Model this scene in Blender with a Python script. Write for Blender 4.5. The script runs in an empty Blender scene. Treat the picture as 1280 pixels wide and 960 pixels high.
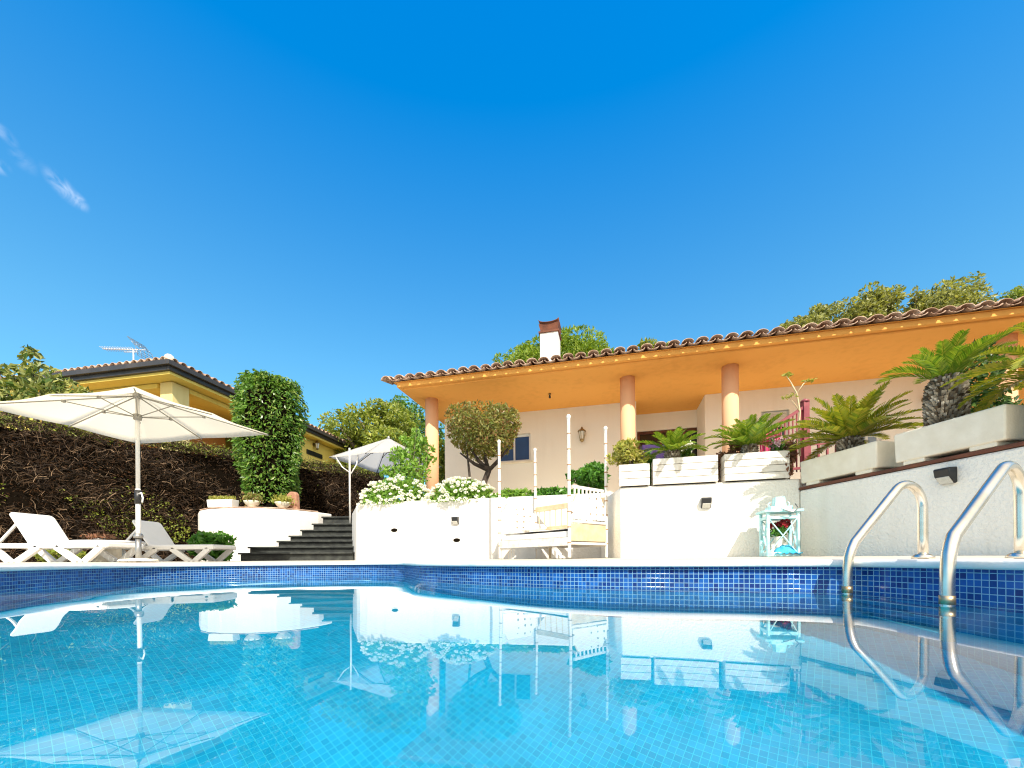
import bpy, math, random
import numpy as np
from mathutils import Vector, Matrix, Euler

S = bpy.context.scene
COL = S.collection
R = math.radians
rnd = random.Random(7)
rng = np.random.default_rng(11)

# ------------------------------------------------------------------ picture <-> place
FPX, CX, CY, ROLL, CZ = 520.0, 640.0, 700.0, 0.0075, 0.01

def uv(x, y):
    dx, dy = x - CX, y - CY
    return dx - ROLL * dy, -(dy + ROLL * dx)

def at(x, y, d):
    u, v = uv(x, y)
    return Vector((u * d / FPX, d, v * d / FPX + CZ))

# ------------------------------------------------------------------ materials
MATS = {}

def new_mat(name):
    m = bpy.data.materials.new(name)
    m.use_nodes = True
    MATS[name] = m
    return m, m.node_tree, m.node_tree.nodes['Principled BSDF']

def N(nt, kind, **kw):
    n = nt.nodes.new(kind)
    for k, v in kw.items():
        if k in n.inputs.keys() if hasattr(n.inputs, 'keys') else False:
            n.inputs[k].default_value = v
        else:
            setattr(n, k, v)
    return n

def rgba(c):
    return (c[0], c[1], c[2], 1.0)

def mat(name, col, col2=None, rough=.7, scale=6., bump=0., bscale=60., metal=0., spec=.5, detail=5., thresh=(.35, .7), bdist=.01):
    """base colour broken up by noise, optional fine bump"""
    m, nt, b = new_mat(name)
    tc = N(nt, 'ShaderNodeTexCoord')
    if col2 is not None:
        nz = N(nt, 'ShaderNodeTexNoise')
        nz.inputs['Scale'].default_value = scale
        nz.inputs['Detail'].default_value = detail
        nt.links.new(tc.outputs['Object'], nz.inputs['Vector'])
        rp = N(nt, 'ShaderNodeValToRGB')
        rp.color_ramp.elements[0].position = thresh[0]
        rp.color_ramp.elements[1].position = thresh[1]
        rp.color_ramp.elements[0].color = rgba(col)
        rp.color_ramp.elements[1].color = rgba(col2)
        nt.links.new(nz.outputs['Fac'], rp.inputs['Fac'])
        nt.links.new(rp.outputs['Color'], b.inputs['Base Color'])
    else:
        b.inputs['Base Color'].default_value = rgba(col)
    b.inputs['Roughness'].default_value = rough
    b.inputs['Metallic'].default_value = metal
    b.inputs['Specular IOR Level'].default_value = spec
    if bump:
        n2 = N(nt, 'ShaderNodeTexNoise')
        n2.inputs['Scale'].default_value = bscale
        n2.inputs['Detail'].default_value = 6
        nt.links.new(tc.outputs['Object'], n2.inputs['Vector'])
        bp = N(nt, 'ShaderNodeBump')
        bp.inputs['Strength'].default_value = bump
        bp.inputs['Distance'].default_value = bdist
        nt.links.new(n2.outputs['Fac'], bp.inputs['Height'])
        nt.links.new(bp.outputs['Normal'], b.inputs['Normal'])
    return m

def leaf_mat(name, cols, rough=.45, trans=.35, spec=.4):
    """leaves: a colour per leaf, some light coming through"""
    m, nt, b = new_mat(name)
    g = N(nt, 'ShaderNodeNewGeometry')
    rp = N(nt, 'ShaderNodeValToRGB')
    cr = rp.color_ramp
    while len(cr.elements) < len(cols):
        cr.elements.new(.5)
    for i, c in enumerate(cols):
        cr.elements[i].position = i / max(1, len(cols) - 1)
        cr.elements[i].color = rgba(c)
    nt.links.new(g.outputs['Random Per Island'], rp.inputs['Fac'])
    nt.links.new(rp.outputs['Color'], b.inputs['Base Color'])
    b.inputs['Roughness'].default_value = rough
    b.inputs['Specular IOR Level'].default_value = spec
    t = N(nt, 'ShaderNodeBsdfTranslucent')
    mx = N(nt, 'ShaderNodeMix', data_type='RGBA', blend_type='MULTIPLY')
    mx.inputs[0].default_value = 1
    mx.inputs[7].default_value = (1.5, 1.5, .6, 1)
    nt.links.new(rp.outputs['Color'], mx.inputs[6])
    nt.links.new(mx.outputs[2], t.inputs['Color'])
    ms = N(nt, 'ShaderNodeMixShader')
    ms.inputs[0].default_value = trans
    nt.links.new(b.outputs[0], ms.inputs[1])
    nt.links.new(t.outputs[0], ms.inputs[2])
    out = nt.nodes['Material Output']
    nt.links.new(ms.outputs[0], out.inputs['Surface'])
    return m

def tile_mat(name, c1, c2, mortar, size, gap, use_uv, rough=.15, bias=0.):
    m, nt, b = new_mat(name)
    tc = N(nt, 'ShaderNodeTexCoord')
    br = N(nt, 'ShaderNodeTexBrick')
    br.offset = 0
    br.squash = 1
    br.inputs['Scale'].default_value = 1
    br.inputs['Brick Width'].default_value = size
    br.inputs['Row Height'].default_value = size
    br.inputs['Mortar Size'].default_value = gap
    br.inputs['Mortar Smooth'].default_value = .2
    br.inputs['Bias'].default_value = bias
    br.inputs['Color1'].default_value = rgba(c1)
    br.inputs['Color2'].default_value = rgba(c2)
    br.inputs['Mortar'].default_value = rgba(mortar)
    if use_uv:
        nt.links.new(tc.outputs['UV'], br.inputs['Vector'])
    else:
        mp = N(nt, 'ShaderNodeMapping')
        mp.inputs['Rotation'].default_value = (0, 0, R(38))
        nt.links.new(tc.outputs['Object'], mp.inputs['Vector'])
        nt.links.new(mp.outputs['Vector'], br.inputs['Vector'])
    nz = N(nt, 'ShaderNodeTexNoise')
    nz.inputs['Scale'].default_value = 2.2
    nz.inputs['Detail'].default_value = 4
    nt.links.new(tc.outputs['Object'], nz.inputs['Vector'])
    mr = N(nt, 'ShaderNodeMapRange')
    mr.inputs[1].default_value = .3
    mr.inputs[2].default_value = .7
    mr.inputs[3].default_value = .8
    mr.inputs[4].default_value = 1.15
    nt.links.new(nz.outputs['Fac'], mr.inputs[0])
    mx = N(nt, 'ShaderNodeMix', data_type='RGBA', blend_type='MULTIPLY')
    mx.inputs[0].default_value = 1
    nt.links.new(br.outputs['Color'], mx.inputs[6])
    nt.links.new(mr.outputs[0], mx.inputs[7])
    nt.links.new(mx.outputs[2], b.inputs['Base Color'])
    b.inputs['Roughness'].default_value = rough
    bp = N(nt, 'ShaderNodeBump')
    bp.inputs['Strength'].default_value = .4
    bp.inputs['Distance'].default_value = .002
    bp.invert = True
    nt.links.new(br.outputs['Fac'], bp.inputs['Height'])
    nt.links.new(bp.outputs['Normal'], b.inputs['Normal'])
    return m

def stucco_mat(name, col, dirt, bump=.35, bscale=55., streak=.25, bd=.012):
    """painted render: fine grain, faint blotches, vertical weather streaks"""
    m, nt, b = new_mat(name)
    tc = N(nt, 'ShaderNodeTexCoord')
    n1 = N(nt, 'ShaderNodeTexNoise')
    n1.inputs['Scale'].default_value = 1.6
    n1.inputs['Detail'].default_value = 6
    nt.links.new(tc.outputs['Object'], n1.inputs['Vector'])
    mp = N(nt, 'ShaderNodeMapping')
    mp.inputs['Scale'].default_value = (9, 9, .7)
    nt.links.new(tc.outputs['Object'], mp.inputs['Vector'])
    n2 = N(nt, 'ShaderNodeTexNoise')
    n2.inputs['Scale'].default_value = 1.
    n2.inputs['Detail'].default_value = 4
    nt.links.new(mp.outputs['Vector'], n2.inputs['Vector'])
    mul = N(nt, 'ShaderNodeMath', operation='MULTIPLY')
    nt.links.new(n1.outputs['Fac'], mul.inputs[0])
    nt.links.new(n2.outputs['Fac'], mul.inputs[1])
    mr = N(nt, 'ShaderNodeMapRange')
    mr.inputs[1].default_value = .24
    mr.inputs[2].default_value = .45
    mr.inputs[3].default_value = 0
    mr.inputs[4].default_value = streak
    nt.links.new(mul.outputs[0], mr.inputs[0])
    mx = N(nt, 'ShaderNodeMix', data_type='RGBA')
    mx.inputs[6].default_value = rgba(col)
    mx.inputs[7].default_value = rgba(dirt)
    nt.links.new(mr.outputs[0], mx.inputs[0])
    nt.links.new(mx.outputs[2], b.inputs['Base Color'])
    b.inputs['Roughness'].default_value = .85
    b.inputs['Specular IOR Level'].default_value = .25
    n3 = N(nt, 'ShaderNodeTexNoise')
    n3.inputs['Scale'].default_value = bscale
    n3.inputs['Detail'].default_value = 5
    nt.links.new(tc.outputs['Object'], n3.inputs['Vector'])
    bp = N(nt, 'ShaderNodeBump')
    bp.inputs['Strength'].default_value = bump
    bp.inputs['Distance'].default_value = bd
    nt.links.new(n3.outputs['Fac'], bp.inputs['Height'])
    nt.links.new(bp.outputs['Normal'], b.inputs['Normal'])
    return m

def fabric_mat(name, col, trans=.45):
    m, nt, b = new_mat(name)
    b.inputs['Base Color'].default_value = rgba(col)
    b.inputs['Roughness'].default_value = .9
    b.inputs['Specular IOR Level'].default_value = .1
    t = N(nt, 'ShaderNodeBsdfTranslucent')
    t.inputs['Color'].default_value = rgba(col)
    ms = N(nt, 'ShaderNodeMixShader')
    ms.inputs[0].default_value = trans
    nt.links.new(b.outputs[0], ms.inputs[1])
    nt.links.new(t.outputs[0], ms.inputs[2])
    nt.links.new(ms.outputs[0], nt.nodes['Material Output'].inputs['Surface'])
    tc = N(nt, 'ShaderNodeTexCoord')
    nz = N(nt, 'ShaderNodeTexNoise')
    nz.inputs['Scale'].default_value = 3.
    nt.links.new(tc.outputs['Object'], nz.inputs['Vector'])
    bp = N(nt, 'ShaderNodeBump')
    bp.inputs['Strength'].default_value = .25
    bp.inputs['Distance'].default_value = .03
    nt.links.new(nz.outputs['Fac'], bp.inputs['Height'])
    nt.links.new(bp.outputs['Normal'], b.inputs['Normal'])
    return m

WHITE = stucco_mat('white_render', (.88, .85, .77), (.66, .60, .50), bump=.8, bscale=42, streak=.22, bd=.018)
SMOOTHWHITE = stucco_mat('smooth_white_render', (.74, .72, .68), (.52, .47, .40), bump=.45, bscale=30, streak=.35)
CREAMWALL = stucco_mat('cream_house_render', (.90, .86, .77), (.74, .67, .57), bump=.2, bscale=60, streak=.2)
ORANGE = stucco_mat('ochre_render', (.86, .42, .10), (.70, .32, .07), bump=.12, bscale=40, streak=.5)
PEACH = stucco_mat('peach_render', (.80, .47, .27), (.68, .37, .20), bump=.12, bscale=40, streak=.4)
YELLOW = stucco_mat('yellow_render', (.84, .66, .17), (.70, .53, .11), bump=.15, bscale=30, streak=.4)
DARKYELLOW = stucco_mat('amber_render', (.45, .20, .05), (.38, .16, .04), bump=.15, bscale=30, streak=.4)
PALEYELLOW = stucco_mat('pale_yellow_render', (.8, .66, .3), (.7, .55, .22), bump=.1, bscale=30, streak=.4)
TERRACOTTA = mat('terracotta', (.32, .18, .11), (.62, .46, .35), rough=.85, scale=7, bump=.3, bscale=40)
TERRADARK = mat('dark_terracotta', (.10, .035, .02), (.20, .07, .035), rough=.85, scale=6, bump=.3, bscale=40)
GUTTER = mat('dark_gutter', (.035, .032, .032), (.06, .05, .045), rough=.45, scale=3)
CONCRETE = mat('cream_concrete', (.76, .69, .55), (.86, .80, .67), rough=.85, scale=7, bump=.3, bscale=70)
COPING = mat('white_coping', (.80, .79, .76), (.50, .70, .73), rough=.7, scale=4, bump=.25, bscale=50, thresh=(.56, .74))
DECK = mat('pale_deck', (.62, .56, .47), (.50, .45, .38), rough=.8, scale=4, bump=.3, bscale=40)
GROUND = mat('dry_ground', (.12, .11, .05), (.20, .17, .09), rough=.95, scale=.4, bump=.4, bscale=6)
SOIL = mat('soil', (.06, .04, .025), (.11, .08, .05), rough=.95, scale=8, bump=.6, bscale=30)
SLATE = mat('dark_slate', (.012, .014, .013), (.045, .05, .042), rough=.7, scale=7, bump=.5, bscale=25)
WPLASTIC = mat('white_plastic', (.80, .79, .76), (.76, .75, .71), rough=.35, scale=5)
WPAINT = mat('white_painted_wood', (.76, .72, .65), (.60, .52, .40), rough=.6, scale=14, bump=.25, bscale=30, thresh=(.5, .8))
BEIGEWOOD = mat('pale_wood', (.66, .53, .33), (.52, .39, .23), rough=.6, scale=10, bump=.2, bscale=30)
NODEWOOD = mat('brown_ring', (.36, .22, .12), rough=.7)
DARKGREY = mat('dark_lamp_plastic', (.014, .015, .016), rough=.4)
GREYMETAL = mat('grey_metal', (.34, .34, .33), (.25, .25, .25), rough=.35, metal=.7, scale=8)
PALEMETAL = mat('pale_pole', (.70, .69, .66), rough=.35, metal=.2)
RIBMETAL = mat('umbrella_rib', (.26, .25, .22), rough=.5)
STEEL = mat('polished_steel', (.78, .74, .66), (.66, .61, .50), rough=.26, metal=1., scale=12)
RUSTSTEEL = mat('stained_steel', (.42, .30, .15), (.55, .45, .3), rough=.35, metal=.9, scale=30)
TURQ = mat('turquoise_paint', (.30, .66, .70), (.62, .80, .80), rough=.55, scale=18, bump=.2, bscale=40)
BLUECLOTH = mat('blue_cloth', (.03, .38, .62), (.10, .55, .75), rough=.9, scale=20, bump=.5, bscale=25)
MAROON = mat('maroon_paint', (.20, .03, .045), (.28, .06, .07), rough=.45, scale=9)
PINK = mat('pink_cloth', (.75, .06, .18), (.6, .04, .14), rough=.9, scale=9)
PURPLE = mat('purple_cloth', (.03, .02, .09), (.05, .02, .10), rough=.9, scale=9)
DARKGLASS = mat('dark_glass', (.012, .014, .018), rough=.06, spec=.6)
BLUEBLIND = mat('blue_blind', (.008, .05, .17), (.012, .07, .22), rough=.45, scale=3)
SHUTTER = mat('pale_shutter', (.66, .63, .55), (.58, .54, .46), rough=.6, scale=4)
CURTAIN = mat('grey_curtain', (.24, .30, .38), (.32, .38, .44), rough=.8, scale=6)
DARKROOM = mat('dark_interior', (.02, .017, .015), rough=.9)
BARK = mat('grey_bark', (.10, .075, .055), (.20, .16, .12), rough=.95, scale=14, bump=.8, bscale=30)
DARKBARK = mat('dark_bark', (.035, .025, .02), (.09, .065, .05), rough=.95, scale=14, bump=.8, bscale=30)
BROWNSTONE = mat('brown_stone', (.32, .15, .09), (.40, .22, .15), rough=.9, scale=14, bump=.4, bscale=20)
BRASS = mat('old_brass', (.36, .27, .12), (.24, .18, .09), rough=.4, metal=.8, scale=20)
GLOBE = mat('frosted_lamp_glass', (.72, .69, .60), rough=.2)
LEDPANEL = mat('led_panel', (.55, .54, .48), (.62, .61, .56), rough=.2, scale=80)
CANVAS = fabric_mat('cream_canvas', (.92, .88, .78), .78)
CANVASW = fabric_mat('white_canvas', (.90, .89, .87), .72)
LINEN = mat('white_linen', (.82, .80, .76), (.74, .71, .66), rough=.95, scale=30, bump=.5, bscale=18)
DOTTED, _nt, _b = new_mat('dotted_quilt')
_tc = N(_nt, 'ShaderNodeTexCoord'); _v = N(_nt, 'ShaderNodeTexVoronoi'); _v.inputs['Scale'].default_value = 11
_v.inputs['Randomness'].default_value = .25
_r = N(_nt, 'ShaderNodeValToRGB'); _r.color_ramp.elements[0].position = .16; _r.color_ramp.elements[1].position = .22
_r.color_ramp.elements[0].color = (.22, .16, .10, 1); _r.color_ramp.elements[1].color = (.82, .80, .75, 1)
_nt.links.new(_tc.outputs['Object'], _v.inputs['Vector']); _nt.links.new(_v.outputs['Distance'], _r.inputs[0])
_nt.links.new(_r.outputs[0], _b.inputs['Base Color']); _b.inputs['Roughness'].default_value = .9

L_DENSE = leaf_mat('topiary_leaf', [(.07, .17, .025), (.17, .32, .05), (.03, .09, .015), (.34, .44, .11)], rough=.3)
L_OLIVE = leaf_mat('olive_green_leaf', [(.20, .27, .035), (.33, .37, .06), (.09, .14, .025), (.42, .43, .09)])
L_PINE = leaf_mat('pine_leaf', [(.09, .18, .015), (.22, .32, .03), (.32, .40, .06)])
L_GREY = leaf_mat('grey_green_leaf', [(.22, .25, .06), (.38, .38, .12), (.10, .12, .035), (.48, .47, .18)])
L_DEEP = leaf_mat('deep_green_leaf', [(.04, .13, .02), (.08, .22, .03), (.14, .32, .05)], rough=.3)
L_SHADE = leaf_mat('dark_green_leaf', [(.02, .06, .012), (.04, .10, .018), (.09, .15, .03)], rough=.4, trans=.2)
L_LIME = leaf_mat('lime_leaf', [(.18, .34, .05), (.28, .44, .08), (.09, .22, .03)])
L_YELL = leaf_mat('yellow_green_leaf', [(.42, .40, .09), (.28, .32, .06), (.48, .40, .13)])
L_BROWNG = leaf_mat('bronze_leaf', [(.12, .16, .03), (.24, .23, .06), (.27, .14, .06), (.08, .11, .02), (.36, .34, .12), (.16, .20, .04)], rough=.3)
L_LOQ = leaf_mat('loquat_leaf', [(.05, .11, .02), (.16, .20, .045), (.40, .40, .13), (.03, .07, .015)], rough=.35, trans=.25)
L_CYCAD = leaf_mat('cycad_leaf', [(.07, .17, .012), (.16, .26, .02), (.28, .34, .04), (.09, .18, .015)], rough=.25, trans=.28)
L_CYCADY = leaf_mat('yellow_cycad_leaf', [(.20, .24, .02), (.33, .32, .03), (.10, .17, .015), (.42, .35, .05)], rough=.25, trans=.25)
L_PETAL = leaf_mat('white_petal', [(.85, .84, .80), (.8, .8, .82)], rough=.8, trans=.2)
L_REDP = leaf_mat('red_petal', [(.28, .01, .02), (.40, .02, .03), (.2, .01, .015)], rough=.6, trans=.15)
L_PINKP = leaf_mat('pink_petal', [(.7, .3, .5), (.8, .7, .78)], rough=.7, trans=.2)
L_ORANGEP = leaf_mat('orange_scale', [(.7, .42, .03), (.8, .55, .06)], rough=.6, trans=.1)
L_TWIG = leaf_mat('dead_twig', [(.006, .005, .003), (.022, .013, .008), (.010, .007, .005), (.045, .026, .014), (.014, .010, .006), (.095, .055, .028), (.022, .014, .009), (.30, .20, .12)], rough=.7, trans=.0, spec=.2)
L_DEAD = leaf_mat('dead_leaf', [(.03, .014, .008), (.09, .045, .02), (.015, .008, .005)], rough=.8, trans=.15, spec=.1)
L_DEADPLANT = leaf_mat('reddish_succulent', [(.20, .08, .05), (.3, .15, .09), (.12, .07, .03)], rough=.6)
L_SCALE = leaf_mat('trunk_scale', [(.10, .07, .04), (.40, .35, .27), (.05, .035, .02), (.62, .56, .46)], rough=.85, trans=0, spec=.1)
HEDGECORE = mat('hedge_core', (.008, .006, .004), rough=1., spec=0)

BAND = tile_mat('blue_mosaic', (.002, .022, .15), (.010, .10, .37), (.24, .42, .55), .025, .0017, True, rough=.12)
LOWTILE = tile_mat('cyan_wall_mosaic', (.01, .38, .60), (.02, .46, .68), (.12, .62, .76), .025, .0016, True, rough=.3)
FLOORT = tile_mat('cyan_floor_mosaic', (.001, .40, .66), (.003, .50, .80), (.04, .66, .86), .025, .0012, False, rough=.4)

# ------------------------------------------------------------------ mesh building
OFF = {}

class MB:
    def __init__(s):
        s.v, s.f, s.sm, s.mi = [], [], [], []
        s.m = 0
    def add(s, vs, fs, smooth=False):
        o = len(s.v)
        s.v += [tuple(p) for p in vs]
        for f in fs:
            s.f.append(tuple(i + o for i in f))
            s.sm.append(smooth)
            s.mi.append(s.m)
        return s
    def hexa(s, p):      # 4 bottom (ccw seen from above), 4 top
        return s.add(p, [(3, 2, 1, 0), (4, 5, 6, 7), (0, 1, 5, 4), (1, 2, 6, 5), (2, 3, 7, 6), (3, 0, 4, 7)])
    def box(s, c, size, rz=0., tx=1., ty=1., M=None):
        hx, hy, hz = size[0] / 2, size[1] / 2, size[2] / 2
        p = [Vector(q) for q in [(-hx, -hy, -hz), (hx, -hy, -hz), (hx, hy, -hz), (-hx, hy, -hz),
                                 (-hx * tx, -hy * ty, hz), (hx * tx, -hy * ty, hz), (hx * tx, hy * ty, hz), (-hx * tx, hy * ty, hz)]]
        if M is None:
            M = Matrix.Rotation(rz, 3, 'Z')
        return s.hexa([M @ q + Vector(c) for q in p])
    def bar(s, a, b, w, h=None, up=(0, 0, 1)):
        """rectangular bar from a to b: w sideways, h along up"""
        a, b = Vector(a), Vector(b)
        h = w if h is None else h
        d = (b - a).normalized()
        u = Vector(up)
        sd = d.cross(u)
        if sd.length < 1e-4:
            sd = d.cross(Vector((0, 1, 0)))
        sd.normalize()
        u = sd.cross(d).normalized()
        sd, u = sd * (w / 2), u * (h / 2)
        return s.hexa([a - sd - u, a + sd - u, b + sd - u, b - sd - u, a - sd + u, a + sd + u, b + sd + u, b - sd + u])
    def prism(s, poly, z0, z1):
        n = len(poly)
        ar = sum(poly[i][0] * poly[(i + 1) % n][1] - poly[(i + 1) % n][0] * poly[i][1] for i in range(n))
        if ar < 0:
            poly = poly[::-1]
        vs = [(x, y, z0) for x, y in poly] + [(x, y, z1) for x, y in poly]
        fs = [tuple(range(n - 1, -1, -1)), tuple(range(n, 2 * n))]
        fs += [(i, (i + 1) % n, n + (i + 1) % n, n + i) for i in range(n)]
        return s.add(vs, fs)
    def slab(s, pts, vec):
        """flat polygon (3D) pushed along vec"""
        n = len(pts)
        vec = Vector(vec)
        vs = [Vector(p) for p in pts] + [Vector(p) + vec for p in pts]
        fs = [tuple(range(n)), tuple(range(2 * n - 1, n - 1, -1))]
        fs += [((i + 1) % n, i, n + i, n + (i + 1) % n) for i in range(n)]
        return s.add(vs, fs)
    def tube(s, pts, r, n=8, smooth=True, caps=True):
        pts = [Vector(p) for p in pts]
        rs = r if isinstance(r, (list, tuple)) else [r] * len(pts)
        vs, fs = [], []
        prev = None
        for i, p in enumerate(pts):
            d = (pts[min(i + 1, len(pts) - 1)] - pts[max(i - 1, 0)]).normalized()
            if prev is None:
                a = d.cross(Vector((0, 0, 1)))
                if a.length < 1e-3:
                    a = d.cross(Vector((0, 1, 0)))
            else:
                a = prev - d * prev.dot(d)
            a.normalize()
            prev = a
            b = d.cross(a)
            for k in range(n):
                t = 2 * math.pi * k / n
                vs.append(p + (a * math.cos(t) + b * math.sin(t)) * rs[i])
        for i in range(len(pts) - 1):
            for k in range(n):
                k2 = (k + 1) % n
                fs.append((i * n + k, i * n + k2, (i + 1) * n + k2, (i + 1) * n + k))
        s.add(vs, fs, smooth)
        if caps:
            o = len(s.v) - len(vs)
            m = (len(pts) - 1) * n
            s.f.append(tuple(o + k for k in range(n - 1, -1, -1))); s.sm.append(False); s.mi.append(s.m)
            s.f.append(tuple(o + m + k for k in range(n))); s.sm.append(False); s.mi.append(s.m)
        return s
    def lathe(s, prof, c, n=24, smooth=True, sx=1., sy=1.):
        vs, fs = [], []
        for r, z in prof:
            for k in range(n):
                t = 2 * math.pi * k / n
                vs.append((c[0] + r * sx * math.cos(t), c[1] + r * sy * math.sin(t), c[2] + z))
        for i in range(len(prof) - 1):
            for k in range(n):
                k2 = (k + 1) % n
                fs.append((i * n + k, i * n + k2, (i + 1) * n + k2, (i + 1) * n + k))
        s.add(vs, fs, smooth)
        o = len(s.v) - len(vs)
        m = (len(prof) - 1) * n
        if prof[0][0] > 1e-4:
            s.f.append(tuple(o + k for k in range(n - 1, -1, -1))); s.sm.append(False); s.mi.append(s.m)
        if prof[-1][0] > 1e-4:
            s.f.append(tuple(o + m + k for k in range(n))); s.sm.append(False); s.mi.append(s.m)
        return s
    def build(s, name, mats, parent=None, bevel=0., solid=0., seg=2):
        me = bpy.data.meshes.new(name)
        off = OFF.get(parent.name, Vector()) if parent is not None else Vector()
        me.from_pydata([(x - off.x, y - off.y, z - off.z) for x, y, z in s.v], [], s.f)
        me.polygons.foreach_set('use_smooth', s.sm)
        mats = mats if isinstance(mats, (list, tuple)) else [mats]
        for m in mats:
            me.materials.append(m)
        if len(mats) > 1:
            me.polygons.foreach_set('material_index', s.mi)
        me.update()
        o = bpy.data.objects.new(name, me)
        COL.objects.link(o)
        if parent is not None:
            o.parent = parent
        OFF[o.name] = off
        if solid:
            md = o.modifiers.new('thickness', 'SOLIDIFY'); md.thickness = solid; md.offset = 0
        if bevel:
            md = o.modifiers.new('soft_edge', 'BEVEL'); md.width = bevel; md.segments = seg; md.limit_method = 'ANGLE'; md.angle_limit = R(40)
        return o

def tag(o, label=None, cat=None, group=None, kind=None):
    if label: o['label'] = label
    if cat: o['category'] = cat
    if group: o['group'] = group
    if kind: o['kind'] = kind
    return o

def thing(name, label, cat, loc, group=None):
    o = bpy.data.objects.new(name, None)
    o.empty_display_size = .2
    COL.objects.link(o)
    o.location = Vector(loc)
    OFF[o.name] = Vector(loc)
    return tag(o, label, cat, group)

def copy_tree(o, parent=None):
    c = o.copy()
    COL.objects.link(c)
    if parent is not None:
        c.parent = parent
    for ch in list(o.children):
        copy_tree(ch, c)
    return c

def np_mesh(name, V, F, m, parent=None, smooth=False):
    """V (n,3), F (m,k) arrays"""
    off = OFF.get(parent.name, Vector()) if parent is not None else Vector()
    V = np.asarray(V, dtype=np.float32) - np.array(off, dtype=np.float32)
    me = bpy.data.meshes.new(name)
    k = F.shape[1]
    me.vertices.add(len(V)); me.loops.add(F.size); me.polygons.add(len(F))
    me.vertices.foreach_set('co', V.ravel())
    me.loops.foreach_set('vertex_index', F.astype(np.int32).ravel())
    me.polygons.foreach_set('loop_start', np.arange(0, F.size, k, dtype=np.int32))
    me.polygons.foreach_set('loop_total', np.full(len(F), k, dtype=np.int32))
    me.polygons.foreach_set('use_smooth', np.full(len(F), smooth))
    me.materials.append(m)
    me.update(calc_edges=True)
    o = bpy.data.objects.new(name, me)
    COL.objects.link(o)
    if parent is not None:
        o.parent = parent
    OFF[o.name] = off
    return o

def unit(a):
    return a / (np.linalg.norm(a, axis=1, keepdims=True) + 1e-9)

def leaf_arrays(C, axis, L, W, fold=.25):
    """a folded rhombus per leaf: C centres, axis direction the leaf points"""
    n = len(C)
    axis = unit(axis)
    side = unit(np.cross(axis, rng.normal(size=(n, 3))))
    nrm = np.cross(side, axis)
    L = np.broadcast_to(L, (n,))[:, None]; W = np.broadcast_to(W, (n,))[:, None]
    base = C - axis * L * .5
    tip = C + axis * L * .5
    mid = C + axis * L * .02
    a = mid + side * W * .5 + nrm * W * fold
    b = mid - side * W * .5 + nrm * W * fold
    V = np.stack([base, a, tip, b], 1).reshape(-1, 3)
    F = np.arange(4 * n).reshape(n, 4)
    return V, F

def crown_points(blobs, n, inner=.55, up=.25):
    B = np.array(blobs, dtype=float)           # x y z rx ry rz
    w = B[:, 3] * B[:, 5] + B[:, 4] * B[:, 5]
    idx = rng.choice(len(B), n, p=w / w.sum())
    d = unit(rng.normal(size=(n, 3)))
    rr = inner + (1.04 - inner) * np.sqrt(rng.random((n, 1)))
    C = B[idx, :3] + d * B[idx, 3:6] * rr
    return C, d

def sub_blobs(c, r, k, size=.42, seed=None, flat=1.):
    """a lumpy crown: k lobes scattered over an ellipsoid c, r"""
    out = []
    for i in range(k):
        d = unit(rng.normal(size=(1, 3)))[0]
        q = rng.uniform(.45, .8)
        s = size * rng.uniform(.7, 1.25)
        out.append((c[0] + d[0] * r[0] * q, c[1] + d[1] * r[1] * q, c[2] + d[2] * r[2] * q,
                    r[0] * s, r[1] * s, r[2] * s * flat))
    out.append((c[0], c[1], c[2], r[0] * .6, r[1] * .6, r[2] * .6))
    return out

def foliage(name, blobs, n, L, W, m, parent, droop=-.15, out=.6, inner=.55):
    C, d = crown_points(blobs, n, inner)
    ax = d * out + rng.normal(size=C.shape) * .6 + np.array([0, 0, droop])
    Ls = L * rng.uniform(.45, 1.5, len(C))
    V, F = leaf_arrays(C, ax, Ls, Ls * (W / L))
    return np_mesh(name, V, F, m, parent)

def limbs(mb, base, top, r0, ends, n=7):
    """tapered trunk base->top and limbs to the ends"""
    base, top = Vector(base), Vector(top)
    p = [base.lerp(top, t) + Vector((rnd.uniform(-.04, .04), rnd.uniform(-.04, .04), 0)) * (top - base).length * (1 if 0 < t < 1 else 0) for t in (0, .35, .7, 1)]
    mb.tube(p, [r0 * 1.15, r0 * .9, r0 * .75, r0 * .6], n)
    for e in ends:
        e = Vector(e)
        s = top.lerp(base, rnd.uniform(0, .3))
        mid = s.lerp(e, .5) + Vector((rnd.uniform(-.1, .1), rnd.uniform(-.1, .1), .1)) * (e - s).length
        mb.tube([s, mid, e], [r0 * .5, r0 * .32, r0 * .1], 6)

def tree(name, label, cat, base, blobs, n, L, W, m, r0=.15, group=None, bark=BARK, inner=.5, droop=-.15):
    t = thing(name, label, cat, base, group)
    cz = sum(b[2] for b in blobs) / len(blobs)
    cx = sum(b[0] for b in blobs) / len(blobs)
    cy = sum(b[1] for b in blobs) / len(blobs)
    mb = MB()
    limbs(mb, base, (cx, cy, base[2] + (cz - base[2]) * .75), r0, [(b[0], b[1], b[2]) for b in blobs[:9]])
    mb.build('trunk', bark, t)
    foliage('crown', blobs, n, L, W, m, t, inner=inner, droop=droop)
    return t

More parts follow.
